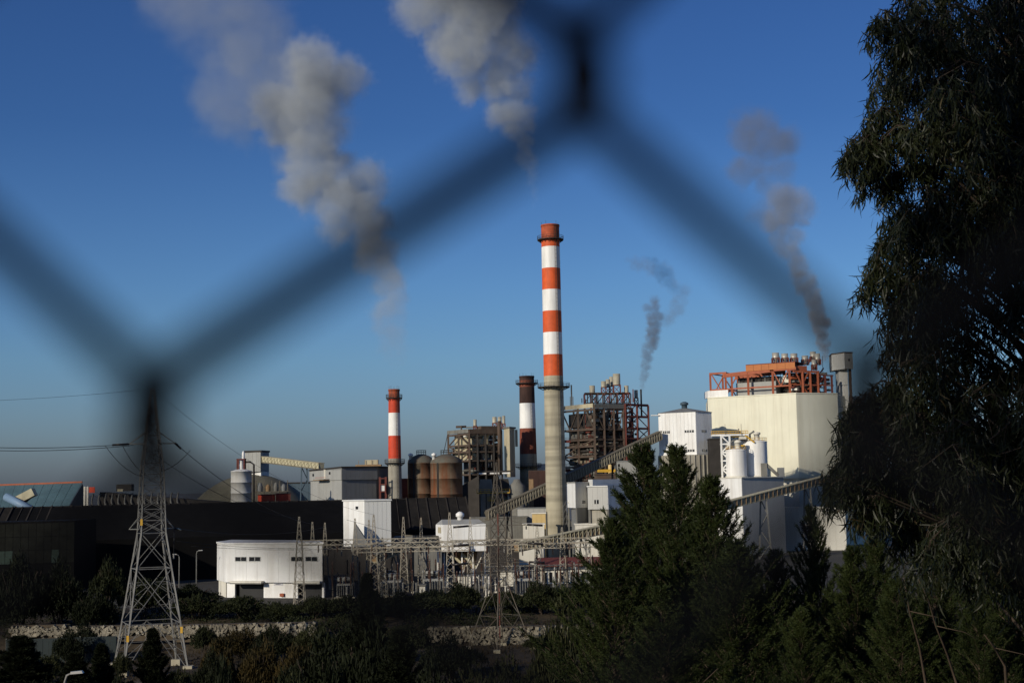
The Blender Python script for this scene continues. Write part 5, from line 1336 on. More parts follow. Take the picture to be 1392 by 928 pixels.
def cypress_meshes(seed, h, rad, nbr, leaf=1.0, lean=0.0):
    """trunk mesh, crown mesh: ascending branches, each set with side twigs carrying feathery scale leaves"""
    global rng
    rng = np.random.default_rng(seed)
    tz = np.linspace(0, 1, 9)
    wob = np.cumsum(rng.normal(0, .05, (9, 2)), 0)
    tp = [V((wob[i, 0] * .6, wob[i, 1] * .6, h * tz[i])) for i in range(9)]
    mb = MB(); mb.tube(tp, [max(.012, .16 * (1 - u) ** .9 * h / 10) for u in tz], 8)
    bases, dirs, lens, wids = [], [], [], []
    for b in range(nbr):
        u = ((b + rng.random()) / nbr) ** .82
        z0 = h * (.03 + .955 * u); az_ = b * 2.399 + rng.normal(0, .35)
        ln = rad * (1 - u) ** .92 * rng.uniform(.55, 1.2) + .15 + .30 * (1 - u) * rng.random()
        if rng.random() < .12: ln *= 1.22
        el = R(rng.uniform(12, 38) + 30 * u)
        d = np.array([math.cos(az_) * math.cos(el), math.sin(az_) * math.cos(el), math.sin(el)])
        tx, ty = np.interp(z0 / h, tz, wob[:, 0]) * .6, np.interp(z0 / h, tz, wob[:, 1]) * .6
        o_ = np.array([tx, ty, z0]); flat = unit(np.cross(d, np.array([0, 0, 1.0])))
        def axis(v): return o_ + d * ln * v + np.array([0, 0, 1.0]) * ln * (.22 * v * v - .14 * v)
        mb.tube([V(axis(0)), V(axis(.5)), V(axis(1))], [.030 * ln / rad + .008, .018 * ln / rad + .005, .003], 4, False)
        n_tw = int(7 + ln * 15)
        us = np.sqrt(rng.uniform(.03, 1, n_tw))
        cur = np.array([axis(v) for v in us])
        sg = np.where(np.arange(n_tw) % 2 == 0, 1.0, -1.0)[:, None]
        td = unit(d * 1.0 + sg * flat * rng.uniform(.3, .95, (n_tw, 1)) + np.array([0, 0, .28]) + rng.normal(0, .22, (n_tw, 3)))
        tl = (.12 + .42 * (1 - us) * min(1, ln / 1.5) + .12 * rng.random(n_tw))
        nb = 12
        for k in range(nb):
            f = (k + .5) / nb
            p = cur + td * (tl * f)[:, None]
            sd = unit(td + rng.normal(0, .48, (n_tw, 3)))
            bases.append(p); dirs.append(sd); lens.append(rng.uniform(.06, .13, n_tw) * leaf * (1.2 - .55 * f)); wids.append(rng.uniform(.014, .027, n_tw) * leaf)
    k = 26
    f = np.linspace(.955, 1, k); p = np.stack([np.interp(f, tz, wob[:, 0] * .6), np.interp(f, tz, wob[:, 1] * .6), f * h], 1)
    bases.append(p); dirs.append(rng.normal(0, .35, (k, 3)) + np.array([0, 0, 1])); lens.append(np.full(k, .08)); wids.append(np.full(k, .016))
    V_, Q = blades(np.concatenate(bases), np.concatenate(dirs), np.concatenate(lens), np.concatenate(wids))
    return mb, V_, Q
def finish_tree(name, label, cat, base, trunk_mb, V_, Q, leafmat, barkmat='bark', group=None, crown='crown', scale=1.0, rz=0.0):
    t = thing(name, base, label, cat, group); t.rotation_euler = (0, 0, rz); t.scale = (scale,) * 3
    me = bpy.data.meshes.new('trunk'); me.from_pydata(trunk_mb.v, [], trunk_mb.f); me.polygons.foreach_set('use_smooth', [True] * len(me.polygons)); me.materials.append(M[barkmat])
    tr = new_obj('trunk', me, t); cr = new_obj(crown, np_mesh(crown, V_, Q, leafmat), t)
    return t, me, cr.data
def copy_tree(name, label, cat, base, me1, me2, scale, rz, group=None):
    t = thing(name, base, label, cat, group); t.rotation_euler = (0, 0, rz); t.scale = scale if isinstance(scale, tuple) else (scale,) * 3
    new_obj('trunk', me1, t); new_obj('crown', me2, t)
    return t
def on_ground(px, D, py=900): p = P2(px, D, py); return V((p.x, p.y, terrain_z(p.x, p.y) - .1))

def place_conifer(src, label, px, py_top, D, wid=1.0, rz=0.0, group='young cypresses on the slope', name='cypress'):
    b_ = on_ground(px, D); zt = az(px, py_top, D); s = (zt - b_.z) / src[3]
    return copy_tree(name, label, 'conifer', b_, src[1], src[2], (s * wid, s * wid, s), rz, group)
c1 = cypress_meshes(101, 13.0, 4.9, 330)
b_ = on_ground(930, 41); zt = az(930, 606, 41); s = (zt - b_.z) / 13.0
t, m1, m2 = finish_tree('cypress', 'tallest feathery cypress before the white tower, centre of the clump', 'conifer', b_, c1[0], c1[1], c1[2], 'cypress_leaf', 'twig', 'young cypresses on the slope', scale=s)
SRC1 = (None, m1, m2, 13.0)
c2 = cypress_meshes(202, 11.0, 4.3, 300)
b_ = on_ground(879, 43); zt = az(879, 607, 43); s = (zt - b_.z) / 11.0
t, m1, m2 = finish_tree('cypress', 'feathery cypress with the narrow tip left of the white tower', 'conifer', b_, c2[0], c2[1], c2[2], 'cypress_leaf', 'twig', 'young cypresses on the slope', scale=s)
SRC2 = (None, m1, m2, 11.0)
place_conifer(SRC2, 'cypress with a thin tip before the white block, right side of the clump', 977, 650, 39, .95, 1.3)
place_conifer(SRC1, 'broad dark cypress low at the left skirt of the clump', 838, 705, 37, .95, 2.2)
place_conifer(SRC2, 'low cypress under the right skirt of the clump', 1005, 735, 35, 1.1, 4.0)
place_conifer(SRC1, 'slim cypress tip standing before the cream gallery', 1112, 688, 46, .72, .6)
place_conifer(SRC2, 'cypress half hidden right of the slim tip, under the hanging eucalyptus leaves', 1168, 745, 40, 1.0, 2.9)
place_conifer(SRC1, 'low dark cypress between the clump and the slim tip', 1058, 748, 42, 1.0, 5.1)
place_conifer(SRC2, 'green cypress in the deep shade below the eucalyptus', 1225, 790, 34, 1.15, 1.9)
place_conifer(SRC1, 'cypress at the bottom right corner in deep shade', 1330, 800, 33, 1.0, 3.6)
place_conifer(SRC2, 'very low cypress at the bottom edge below the clump', 900, 800, 30, 1.2, .2)
place_conifer(SRC1, 'very low cypress at the bottom edge right of the clump', 1090, 830, 29, 1.1, 4.4)
place_conifer(SRC1, 'dark cypress behind the two bare stems', 1275, 730, 36, .9, 1.1)
place_conifer(SRC2, 'dark cypress at the right edge under the eucalyptus, half out of the picture', 1385, 725, 35, 1.0, 2.0)
place_conifer(SRC1, 'small dark cypress wedged right of the slim tip', 1195, 715, 44, .9, 3.0)
place_conifer(SRC2, 'dark cypress rising behind the pair of bare stems, tallest there', 1335, 700, 45, 1.0, 4.9)
# conical dark conifers near the bottom left
c3 = cypress_meshes(303, 10.0, 3.0, 240, 2.6)
b_ = on_ground(210, 140); zt = az(210, 856, 140); s = (zt - b_.z) / 10.0
t, m1, m2 = finish_tree('conifer', 'dark cone-shaped conifer right at the foot of the big pylon', 'conifer', b_, c3[0], c3[1], c3[2], 'dark_leaf', 'twig', 'dark conifers at the bottom left', scale=s)
SRC3 = (None, m1, m2, 10.0)
for lab, px, py, D, w, rz in (('dark cone-shaped conifer at the bottom left corner', 34, 866, 130, 1.9, .5), ('dark cone-shaped conifer between corner and pylon, leftmost of two', 105, 888, 128, 1.5, 1.5), ('dark cone-shaped conifer beside the pylon, rightmost of two', 136, 876, 138, 1.15, 2.5),
                              ('tall dark conifer rising between pylon and mid yard bushes', 497, 782, 150, .8, 3.3), ('dark conifer low in the middle, left of the rubble wall', 540, 858, 120, 1.3, 4.2)):
    place_conifer(SRC3, lab, px, py, D, w, rz, 'dark conifers at the bottom left', 'conifer')

def bush_cloud(seed, n, lobes, leaf):
    r_ = np.random.default_rng(seed); P_, N_ = [], []
    for (cx, cy, cz, rx, rz) in lobes:
        k = int(n / len(lobes)); d = unit(r_.normal(size=(k, 3))); d[:, 2] = np.abs(d[:, 2]) * .95 - .05
        rr_ = r_.uniform(.45, 1.0, k) ** .5 * (1 + .18 * np.sin(d[:, 0] * 7 + seed) * np.cos(d[:, 1] * 6))
        P_.append(np.stack([cx + d[:, 0] * rx * rr_, cy + d[:, 1] * rx * rr_, cz + d[:, 2] * rz * rr_], 1)); N_.append(d)
    P_ = np.concatenate(P_); N_ = np.concatenate(N_)
    global rng
    rng = r_
    return blades(P_, N_ + r_.normal(0, .8, N_.shape), r_.uniform(.6, 1.4, len(P_)) * leaf, r_.uniform(.35, .7, len(P_)) * leaf)
def lobes(seed, k, R_, H_):
    r_ = random.Random(seed); out = []
    for i in range(k):
        a = r_.uniform(0, 6.28); d = R_ * math.sqrt(r_.random()) * .75
        f = 1 - .55 * d / R_
        out.append((math.cos(a) * d, math.sin(a) * d, H_ * f * r_.uniform(.25, .55), R_ * r_.uniform(.3, .5), H_ * f * r_.uniform(.3, .48)))
    return out
BUSH = {}
for key, mat, seed in (('green', 'bush_leaf', 1), ('dark', 'dark_leaf', 2), ('ochre', 'ochre_leaf', 3), ('olive', 'olive_leaf', 4)):
    for j in range(2):
        V_, Q = bush_cloud(seed * 10 + j, 9000, lobes(seed * 7 + j, 16, 1.0, 1.0), .065)
        st_ = MB(); q = random.Random(seed + j)
        for i in range(7):
            a = q.uniform(0, 6.28); st_.tube([V((0, 0, -.1)), V((math.cos(a) * .25, math.sin(a) * .25, .3)), V((math.cos(a) * .6, math.sin(a) * .6, .6))], [.03, .02, .006], 5)
        ms = bpy.data.meshes.new('stems'); ms.from_pydata(st_.v, [], st_.f); ms.materials.append(M['bark'])
        BUSH[(key, j)] = (np_mesh('foliage', V_, Q, mat), ms)
def bush(label, key, px, py_top, py_bot, wpx, D, j=0, rz=0.0, name='bush', cat='bush', group=None):
    c = P2(px, D, py_bot); zt = az(px, py_top, D); zb = min(az(px, py_bot, D), zt - 1); zb = max(zb, terrain_z(c.x, D)) if zb < terrain_z(c.x, D) else zb
    g = terrain_z(c.x, D); zb = g
    t = thing(name, up(c, zb - .1), label, cat, group); t.rotation_euler = (0, 0, rz)
    w = wpx / 2 * S(D) / .95; t.scale = (w, w, (zt - zb) / .86)
    new_obj('foliage', BUSH[(key, j)][0], t); new_obj('stems', BUSH[(key, j)][1], t)
    return t
bl = [
 ('broad dark tree at the left edge before the glazed facade', 'dark', 25, 738, 855, 90, 236, 0), ('tall dark bush left of the big pylon, below the facade panels', 'dark', 80, 758, 860, 80, 238, 1),
 ('dark bush touching the left leg of the big pylon', 'dark', 128, 790, 860, 60, 236, 0), ('dark leafy tree seen through the left side of the pylon', 'green', 150, 745, 848, 50, 252, 1),
 ('round green bush seen through the middle of the pylon', 'green', 195, 778, 850, 60, 246, 0), ('dark hedge bush behind the street lamps, left of the control building', 'dark', 262, 789, 840, 74, 268, 0), ('dark hedge bush seen through the right side of the pylon', 'dark', 222, 784, 840, 60, 266, 1),
 ('green bush just right of the pylon, below the street lamps', 'green', 268, 800, 846, 70, 246, 1),
 ('green bush in front of the left vehicle door', 'green', 330, 804, 846, 76, 246, 0), ('green bush below the sign of the control building', 'green', 378, 813, 846, 60, 245, 1),
 ('green bush in front of the right vehicle door', 'green', 428, 805, 846, 64, 246, 0), ('green bush right of the control building', 'green', 468, 802, 848, 60, 247, 1),
 ('rounded green bush before the middle of the substation', 'green', 590, 796, 850, 90, 246, 0), ('dark green bush left of the rust-red pylon', 'green', 628, 783, 850, 50, 248, 1),
 ('rounded dark bush left of the middle substation bush', 'dark', 545, 800, 850, 60, 245, 1), ('low bush before the transformers', 'dark', 515, 801, 850, 50, 246, 0),
 ('dark bush behind the legs of the rust-red pylon', 'green', 690, 797, 850, 70, 247, 0), ('tall green bush right of the rust-red pylon', 'green', 738, 782, 850, 70, 246, 1),
 ('green bush before the switch house', 'green', 790, 786, 852, 70, 245, 0), ('broad olive bush left of the cypress clump', 'olive', 770, 812, 900, 110, 120, 1),
 ('ochre-leaved bush just right of the pylon foot', 'ochre', 298, 852, 925, 50, 178, 0), ('ochre and olive bush in the lower left centre', 'ochre', 352, 858, 925, 60, 172, 1),
 ('ochre bush by the gap in the rubble wall', 'ochre', 405, 862, 925, 70, 168, 0), ('big dark bush mass in the lower centre left', 'dark', 440, 850, 928, 120, 150, 1),
 ('tall dark bush in the lower centre beneath the yard', 'dark', 510, 822, 928, 110, 140, 0), ('dark bush before the left part of the middle rubble wall', 'dark', 612, 858, 928, 80, 190, 1),
 ('dark bush at the bottom centre', 'dark', 590, 880, 928, 130, 110, 0), ('olive bush at the bottom right of centre', 'olive', 690, 884, 928, 120, 105, 1),
 ('dark bush before the right part of the middle rubble wall', 'dark', 760, 872, 928, 80, 150, 0), ('olive bush at the bottom edge left of centre', 'olive', 385, 890, 928, 110, 110, 0),
 ('low dark bush at the bottom edge right of the dark conifer', 'dark', 300, 895, 928, 90, 112, 1), ('olive low bush between the teal fence and the pylon', 'olive', 165, 884, 900, 30, 196, 1),
 ('scrubby olive bush before the teal fence', 'olive', 60, 880, 905, 60, 190, 0), ('dark bush before the teal fence near the wall', 'dark', 92, 850, 885, 40, 212, 1),
 ('round dark bush hiding the rubble wall left of the pylon', 'dark', 112, 842, 880, 60, 218, 1), ('dark bush breaking the rubble wall just right of the pylon', 'green', 278, 842, 880, 34, 220, 0),
 ('ochre shrub breaking the rubble wall below the left vehicle door', 'ochre', 325, 846, 885, 56, 216, 1), ('dark shrub breaking the rubble wall below the sign', 'dark', 372, 842, 885, 60, 214, 0),
 ('olive shrub at the right end of the long rubble wall', 'olive', 425, 846, 890, 60, 212, 1), ('dark shrub beside the right footing of the big pylon', 'dark', 290, 880, 915, 60, 170, 1),
 ('low olive shrub in front of the pylon feet', 'olive', 240, 893, 920, 60, 150, 0), ('dark shrub filling the gap between the two rubble walls', 'dark', 478, 836, 890, 80, 205, 1),
 ('dark tall shrub at the left end of the middle rubble wall', 'green', 556, 838, 890, 70, 208, 0), ('dark low shrub under the teal fence', 'dark', 20, 888, 915, 70, 160, 1),
 ('olive shrub growing over the middle rubble wall, right of the red pylon', 'olive', 742, 858, 890, 60, 216, 0), ('dark shrub at the bottom edge between lamp and pylon', 'dark', 165, 900, 925, 60, 128, 0),
 ('dark bush at the bottom edge right of the ochre bushes', 'dark', 455, 885, 928, 110, 120, 0), ('olive bush low at the bottom centre', 'olive', 640, 896, 928, 110, 112, 1),
 ('green shrub right of the cypress clump before the grey flank', 'green', 1030, 760, 900, 90, 60, 0), ('dark shrub low behind the slim cypress tip', 'dark', 1120, 770, 900, 130, 58, 1),
 ('dark shrub low under the hanging eucalyptus', 'dark', 1250, 770, 900, 160, 50, 0), ('dark shrub filling the lower right edge', 'dark', 1360, 760, 900, 160, 48, 1)]
for i, (lab, key, px, y0, y1, w, D, j) in enumerate(bl):
    bush(lab, key, px, y0, y1, w, D, j, i * 1.7)
# scrub and dry grass that nobody could count
r_ = np.random.default_rng(5)
P_, N_ = [], []
for i in range(520):
    y = r_.uniform(232, 262) if i < 300 else r_.uniform(60, 226); x = r_.uniform(-100, 40) * (y / 230)
    if 195 < y < 226 and abs(x - base.x) < 9: continue
    h = r_.uniform(.8, 2.4) if i < 300 else r_.uniform(.5, 1.8); w = r_.uniform(.8, 2.2); k = 150
    d = unit(r_.normal(size=(k, 3))); d[:, 2] = np.abs(d[:, 2])
    P_.append(np.array([x, y, terrain_z(x, y) - .1]) + d * np.array([w, w, h]) * r_.uniform(.5, 1, (k, 1))); N_.append(d)
P_, N_ = np.concatenate(P_), np.concatenate(N_); rng = r_
V_, Q = blades(P_, N_ + r_.normal(0, .7, N_.shape), r_.uniform(.15, .4, len(P_)), r_.uniform(.1, .25, len(P_)))
o = new_obj('undergrowth', np_mesh('undergrowth', V_, Q, 'bush_leaf')); tag(o, 'dark green scrub covering the bank and the lower slope', 'undergrowth', kind='stuff')
n = 16000; x = r_.uniform(-70, 30, n); y = r_.uniform(150, 240, n); z = np.array([terrain_z(a, b) for a, b in zip(x, y)])
V_, Q = blades(np.stack([x, y, z], 1), r_.normal(0, .5, (n, 3)) + np.array([0, 0, 1]), r_.uniform(.25, .6, n), r_.uniform(.08, .2, n))
o = new_obj('dry_grass', np_mesh('dry_grass', V_, Q, 'dry_grass')); tag(o, 'thin dry grass on the bank by the pylons', 'grass', kind='stuff')

# ------------------------------------------------------------------ eucalyptus
rng = np.random.default_rng(77)
ED = 19.0
tb = on_ground(1440, ED, 700); ex, ey = tb.x, tb.y
top = az(1440, -260, ED)
mb = MB()
trunk_pts = [V((ex, ey, tb.z)), V((ex + .1, ey + .1, tb.z + 3)), V((ex - .1, ey + .15, tb.z + 6)), V((ex + .15, ey, tb.z + 9)), V((ex, ey + .1, top - 3)), V((ex - .1, ey, top))]
mb.tube(trunk_pts, [.32, .28, .24, .19, .12, .04], 12)
def trunk_at(z):
    for p, q_ in zip(trunk_pts[:-1], trunk_pts[1:]):
        if p.z <= z <= q_.z: return lerp(p, q_, (z - p.z) / (q_.z - p.z))
    return trunk_pts[-1] if z > top else trunk_pts[0]
# hanging sprays: (column, row, depth, radius in metres)
clumps = []
edge = [(1262, 20, .42), (1222, 75, .34), (1205, 120, .30), (1240, 130, .4), (1192, 165, .24), (1176, 205, .26), (1188, 235, .22), (1216, 195, .3), (1228, 250, .36), (1220, 300, .3), (1205, 345, .30), (1196, 380, .28),
        (1230, 380, .4), (1222, 430, .34), (1228, 475, .34), (1240, 520, .40), (1196, 540, .30), (1168, 556, .26), (1150, 580, .24), (1160, 610, .26), (1195, 590, .4), (1140, 640, .20), (1135, 665, .18), (1165, 660, .28), (1200, 650, .4), (1220, 700, .34), (1240, 600, .45), (1180, 690, .2), (1255, 680, .4), (1200, 30, .2), (1250, 60, .4), (1262, 180, .4), (1255, 320, .4), (1250, 400, .4), (1262, 470, .4), (1165, 200, .18), (1250, 560, .45), (1215, 560, .4), (1225, 640, .4), (1240, 720, .35), (1280, 740, .4)]
for px, py, r in edge:
    for k in range(2):
        clumps.append((at(px + 8 + rng.uniform(-4, 4), py, ED + rng.uniform(-1.3, 1.3)), r))
for i in range(250):
    px, py = rng.uniform(1258, 1560), rng.uniform(-200, 800)
    clumps.append((at(px, py, ED + rng.uniform(-2.6, 2.8)), rng.uniform(.35, .6)))
bs, ds, ls, ws = [], [], [], []
for c, r in clumps:
    t0 = trunk_at(min(top - .5, max(tb.z + 3, c.z - .2 - .45 * math.hypot(c.x - ex, c.y - ey))))
    mid = lerp(t0, c, .55) + V((0, 0, .35))
    mb.tube([t0, mid, V(c) + V((0, 0, r * .8))], [.032, .018, .006], 5, False)
    ntw = int(10 + r * 24)
    for k in range(ntw):
        d = unit(rng.normal(size=3)); s = V((c.x + d[0] * r * .8, c.y + d[1] * r * .8, c.z + abs(d[2]) * r * .9))
        hang = rng.uniform(.25, .6) * (r / .4) ** .5
        e = s + V((d[0] * .16, d[1] * .16, -hang))
        if k < 6: mb.tube([V(c) + V((0, 0, r * .8)), s, e], [.007, .005, .003], 3, False)
        nl = int(rng.uniform(17, 27))
        u = rng.random(nl); p = np.array(s)[None] + (np.array(e) - np.array(s))[None] * u[:, None] + rng.normal(0, .035, (nl, 3))
        bs.append(p); dd = rng.normal(0, .42, (nl, 3)) + np.array([0, 0, -1.0]); 
        flick = rng.random(nl) < .12; dd[flick] = rng.normal(0, 1, (flick.sum(), 3))
        ds.append(dd); ls.append(rng.uniform(.12, .23, nl)); ws.append(rng.uniform(.014, .024, nl))
bs, ds, ls, ws = np.concatenate(bs), np.concatenate(ds), np.concatenate(ls), np.concatenate(ws)
V_, Q = blades(bs, ds, ls, ws, curl=.28, segs=3)
print('eucalyptus leaves', len(bs))
# bare dead branches showing inside the crown
for px, py, x1, y1 in ((1392, 190, 1290, 150), (1392, 250, 1310, 230), (1392, 205, 1340, 240), (1330, 565, 1262, 590), (1330, 570, 1300, 610), (1390, 560, 1310, 615)):
    p, q_ = at(px, py, ED - 1.9), at(x1, y1, ED - 2.3); mb.tube([p, lerp(p, q_, .5) + V((0, 0, -.06)), q_], [.014, .010, .003], 4)
off = V((ex, ey, tb.z))
mb.v = [(a - off.x, b - off.y, c - off.z) for a, b, c in mb.v]
V_ = V_ - np.array(off)
t, e1, e2 = finish_tree('eucalyptus_tree', 'big eucalyptus with drooping sickle leaves filling the right side', 'tree', off, mb, V_, Q, 'eucalyptus_leaf', 'bark')
copy_tree('eucalyptus_tree', 'unseen eucalyptus added up the slope to shade the foreground, west side', 'tree', V((-13, -7, terrain_z(-13, -7))), e1, e2, (1.25, 1.25, 1.15), 2.0)  # out-of-view copies, added to throw shade on fence and foreground trees
copy_tree('eucalyptus_tree', 'unseen eucalyptus added up the slope to shade the foreground, nearest the posts', 'tree', V((-7, -11, terrain_z(-7, -11))), e1, e2, (1.25, 1.25, 1.2), 4.0)
copy_tree('eucalyptus_tree', 'unseen eucalyptus added up the slope to shade the foreground, east side', 'tree', V((3, -13, terrain_z(3, -13))), e1, e2, (1.3, 1.3, 1.15), 5.4)
# thin bare saplings low on the right
for lab, pts in (('left of two thin bare stems in the dark lower right', [(1258, 928), (1250, 880), (1236, 830), (1228, 780)]), ('right of two thin bare stems in the dark lower right', [(1300, 928), (1288, 890), (1272, 850), (1262, 815), (1245, 780)]),
                 ('short pale leaning stem near the lower right corner', [(1366, 905), (1352, 880), (1338, 862)])):
    P_ = [at(x, y, 26 - .4 * k) for k, (x, y) in enumerate(pts)]
    g = V((P_[0].x, P_[0].y, terrain_z(P_[0].x, P_[0].y)))
    t = thing('sapling', g, lab, 'sapling')
    MB().tube([g] + P_, [.03] + list(np.linspace(.024, .008, len(P_))), 6).build('stem', 'twig', t)
    e = P_[len(P_) // 2]; MB().tube([e, e + V((.5, 0, -.12)), e + V((.9, .1, -.35))], [.008, .006, .003], 5).build('side_twig', 'twig', t)

# ------------------------------------------------------------------ smoke
def smoke_material(key, col, dens, aniso=0.1):
    m = bpy.data.materials.new(key); m.use_nodes = True
    n, l = m.node_tree.nodes, m.node_tree.links
    for x in list(n):
        if x.type == 'BSDF_PRINCIPLED': n.remove(x)
    v = n.new('ShaderNodeVolumePrincipled'); v.inputs['Color'].default_value = tuple(col) + (1,)
    v.inputs['Anisotropy'].default_value = aniso; v.inputs['Density'].default_value = dens
    l.new(v.outputs[0], n['Material Output'].inputs['Volume'])
    M[key] = m
    return m
def smoke_group(mat, voxel, src, lo, hi, rmean, warp, ragged):
    """fills a grid with smoke: distance to the nearest puff, looked up at a place stirred by noise"""
    g = bpy.data.node_groups.new('smoke_nodes', 'GeometryNodeTree')
    g.interface.new_socket('Geometry', in_out='INPUT', socket_type='NodeSocketGeometry')
    g.interface.new_socket('Geometry', in_out='OUTPUT', socket_type='NodeSocketGeometry')
    n, l = g.nodes, g.links
    def math_(op, a, b=None, c=None):
        x = n.new('ShaderNodeMath'); x.operation = op
        for k, v in enumerate((a, b, c)):
            if v is None: continue
            if isinstance(v, (int, float)): x.inputs[k].default_value = v
            else: l.new(v, x.inputs[k])
        return x.outputs[0]
    def noise(scale, detail, vec=None, rough=.6):
        t = n.new('ShaderNodeTexNoise'); t.inputs['Scale'].default_value = scale; t.inputs['Detail'].default_value = detail; t.inputs['Roughness'].default_value = rough
        l.new(vec or pos.outputs[0], t.inputs['Vector']); return t
    pos = n.new('GeometryNodeInputPosition')
    oi = n.new('GeometryNodeObjectInfo'); oi.inputs['Object'].default_value = src
    def stir(vec, scale, amp, detail):
        t = noise(scale, detail, vec)
        sb = n.new('ShaderNodeVectorMath'); sb.operation = 'SUBTRACT'; l.new(t.outputs['Color'], sb.inputs[0]); sb.inputs[1].default_value = (.5, .5, .5)
        sc_ = n.new('ShaderNodeVectorMath'); sc_.operation = 'SCALE'; l.new(sb.outputs[0], sc_.inputs[0]); sc_.inputs['Scale'].default_value = amp
        ad = n.new('ShaderNodeVectorMath'); ad.operation = 'ADD'; l.new(vec, ad.inputs[0]); l.new(sc_.outputs[0], ad.inputs[1]); return ad.outputs[0]
    w = stir(pos.outputs[0], .45 / rmean, rmean * warp, 2.0)
    w = stir(w, 1.6 / rmean, rmean * warp * .55, 3.0)
    px = n.new('GeometryNodeProximity'); px.target_element = 'POINTS'
    l.new(oi.outputs['Geometry'], px.inputs[0]); l.new(w, px.inputs['Sample Position'] if 'Sample Position' in px.inputs else px.inputs['Source Position'])
    sn = n.new('GeometryNodeSampleNearest'); sn.domain = 'POINT'
    l.new(oi.outputs['Geometry'], sn.inputs[0]); l.new(w, sn.inputs['Sample Position'])
    na = n.new('GeometryNodeInputNamedAttribute'); na.data_type = 'FLOAT'; na.inputs['Name'].default_value = 'puff_radius'
    si = n.new('GeometryNodeSampleIndex'); si.data_type = 'FLOAT'; si.domain = 'POINT'
    l.new(oi.outputs['Geometry'], si.inputs['Geometry']); l.new(na.outputs['Attribute'], si.inputs['Value']); l.new(sn.outputs[0], si.inputs['Index'])
    d = math_('SUBTRACT', 1.0, math_('DIVIDE', px.outputs['Distance'], si.outputs[0]))
    d = math_('ADD', d, math_('MULTIPLY', math_('SUBTRACT', noise(2.4 / rmean, 4.0).outputs['Fac'], .5), ragged))
    mr = n.new('ShaderNodeMapRange'); mr.interpolation_type = 'SMOOTHSTEP'; mr.inputs[1].default_value = 0.04; mr.inputs[2].default_value = .50; l.new(d, mr.inputs[0])
    lump = n.new('ShaderNodeMapRange'); lump.inputs[1].default_value = .32; lump.inputs[2].default_value = .68; lump.inputs[3].default_value = .25; lump.inputs[4].default_value = 1.5
    l.new(noise(.8 / rmean, 4.0, w).outputs['Fac'], lump.inputs[0])
    na2 = n.new('GeometryNodeInputNamedAttribute'); na2.data_type = 'FLOAT'; na2.inputs['Name'].default_value = 'strength'
    si2 = n.new('GeometryNodeSampleIndex'); si2.data_type = 'FLOAT'; si2.domain = 'POINT'
    l.new(oi.outputs['Geometry'], si2.inputs['Geometry']); l.new(na2.outputs['Attribute'], si2.inputs['Value']); l.new(sn.outputs[0], si2.inputs['Index'])
    den = math_('MULTIPLY', math_('MULTIPLY', mr.outputs[0], si2.outputs[0]), lump.outputs[0])
    vc = n.new('GeometryNodeVolumeCube'); l.new(den, vc.inputs['Density'])
    vc.inputs['Min'].default_value = lo; vc.inputs['Max'].default_value = hi
    for k, ax_ in enumerate('XYZ'): vc.inputs['Resolution ' + ax_].default_value = max(8, min(150, int((hi[k] - lo[k]) / voxel)))
    sm = n.new('GeometryNodeSetMaterial'); sm.inputs['Material'].default_value = mat
    o_ = n.new('NodeGroupOutput'); l.new(vc.outputs[0], sm.inputs[0]); l.new(sm.outputs[0], o_.inputs[0])
    return g
def plume(label, path, D, mat, voxel, per=9, seed=1, fat=(.4, .75), warp=1.0, ragged=1.15):
    """path: (column, row, half width in px); puffs scattered round the axis"""
    q = np.random.default_rng(seed); P_, rr_ = [], []
    st_ = []
    path = [p if len(p) == 4 else p + (1.0,) for p in path]
    for (x0, y0, r0, s0), (x1, y1, r1, s1) in zip(path[:-1], path[1:]):
        ln = math.hypot(x1 - x0, y1 - y0); k = max(3, int(per * ln / max(8, (r0 + r1) / 2)))
        for i in range(k):
            u = (i + q.random()) / k; r = (r0 + (r1 - r0) * u)
            d = q.normal(size=3); d = d / np.linalg.norm(d) * q.random() ** .5
            p = at(x0 + (x1 - x0) * u + d[0] * r * .62, y0 + (y1 - y0) * u + d[1] * r * .62, D + d[2] * r * .55 * S(D))
            P_.append(np.array(p)); rr_.append(r * q.uniform(*fat) * S(D)); st_.append(s0 + (s1 - s0) * u)
    P_ = np.array(P_); rr_ = np.array(rr_); base_ = P_[0].copy(); P_ = P_ - base_
    lo = tuple((P_ - rr_[:, None] * 1.6).min(0)); hi = tuple((P_ + rr_[:, None] * 1.6).max(0))
    me = bpy.data.meshes.new('smoke_puffs'); me.from_pydata([tuple(p) for p in P_], [], [])
    a = me.attributes.new('puff_radius', 'FLOAT', 'POINT'); a.data.foreach_set('value', rr_)
    a = me.attributes.new('strength', 'FLOAT', 'POINT'); a.data.foreach_set('value', st_)
    src = bpy.data.objects.new('smoke_puffs', me)            # only feeds the node group, stands in no collection
    vol = bpy.data.volumes.new('smoke_plume'); vol.materials.append(mat)
    o = new_obj('smoke_plume', vol, None, V(base_))
    tag(o, label, 'smoke', 'smoke plumes')
    md = o.modifiers.new('smoke', 'NODES'); md.node_group = smoke_group(mat, voxel, src, lo, hi, float(rr_.mean()), warp, ragged)
    return o
sm1 = smoke_material('smoke_white', (.82, .86, .88), .115)
sm2 = smoke_material('smoke_grey', (.70, .73, .78), .30)
sm3 = smoke_material('smoke_thin', (.72, .76, .79), .024)
sm5 = smoke_material('smoke_bluish', (.40, .43, .50), .22)
sm4 = smoke_material('smoke_faint', (.46, .48, .52), .075)
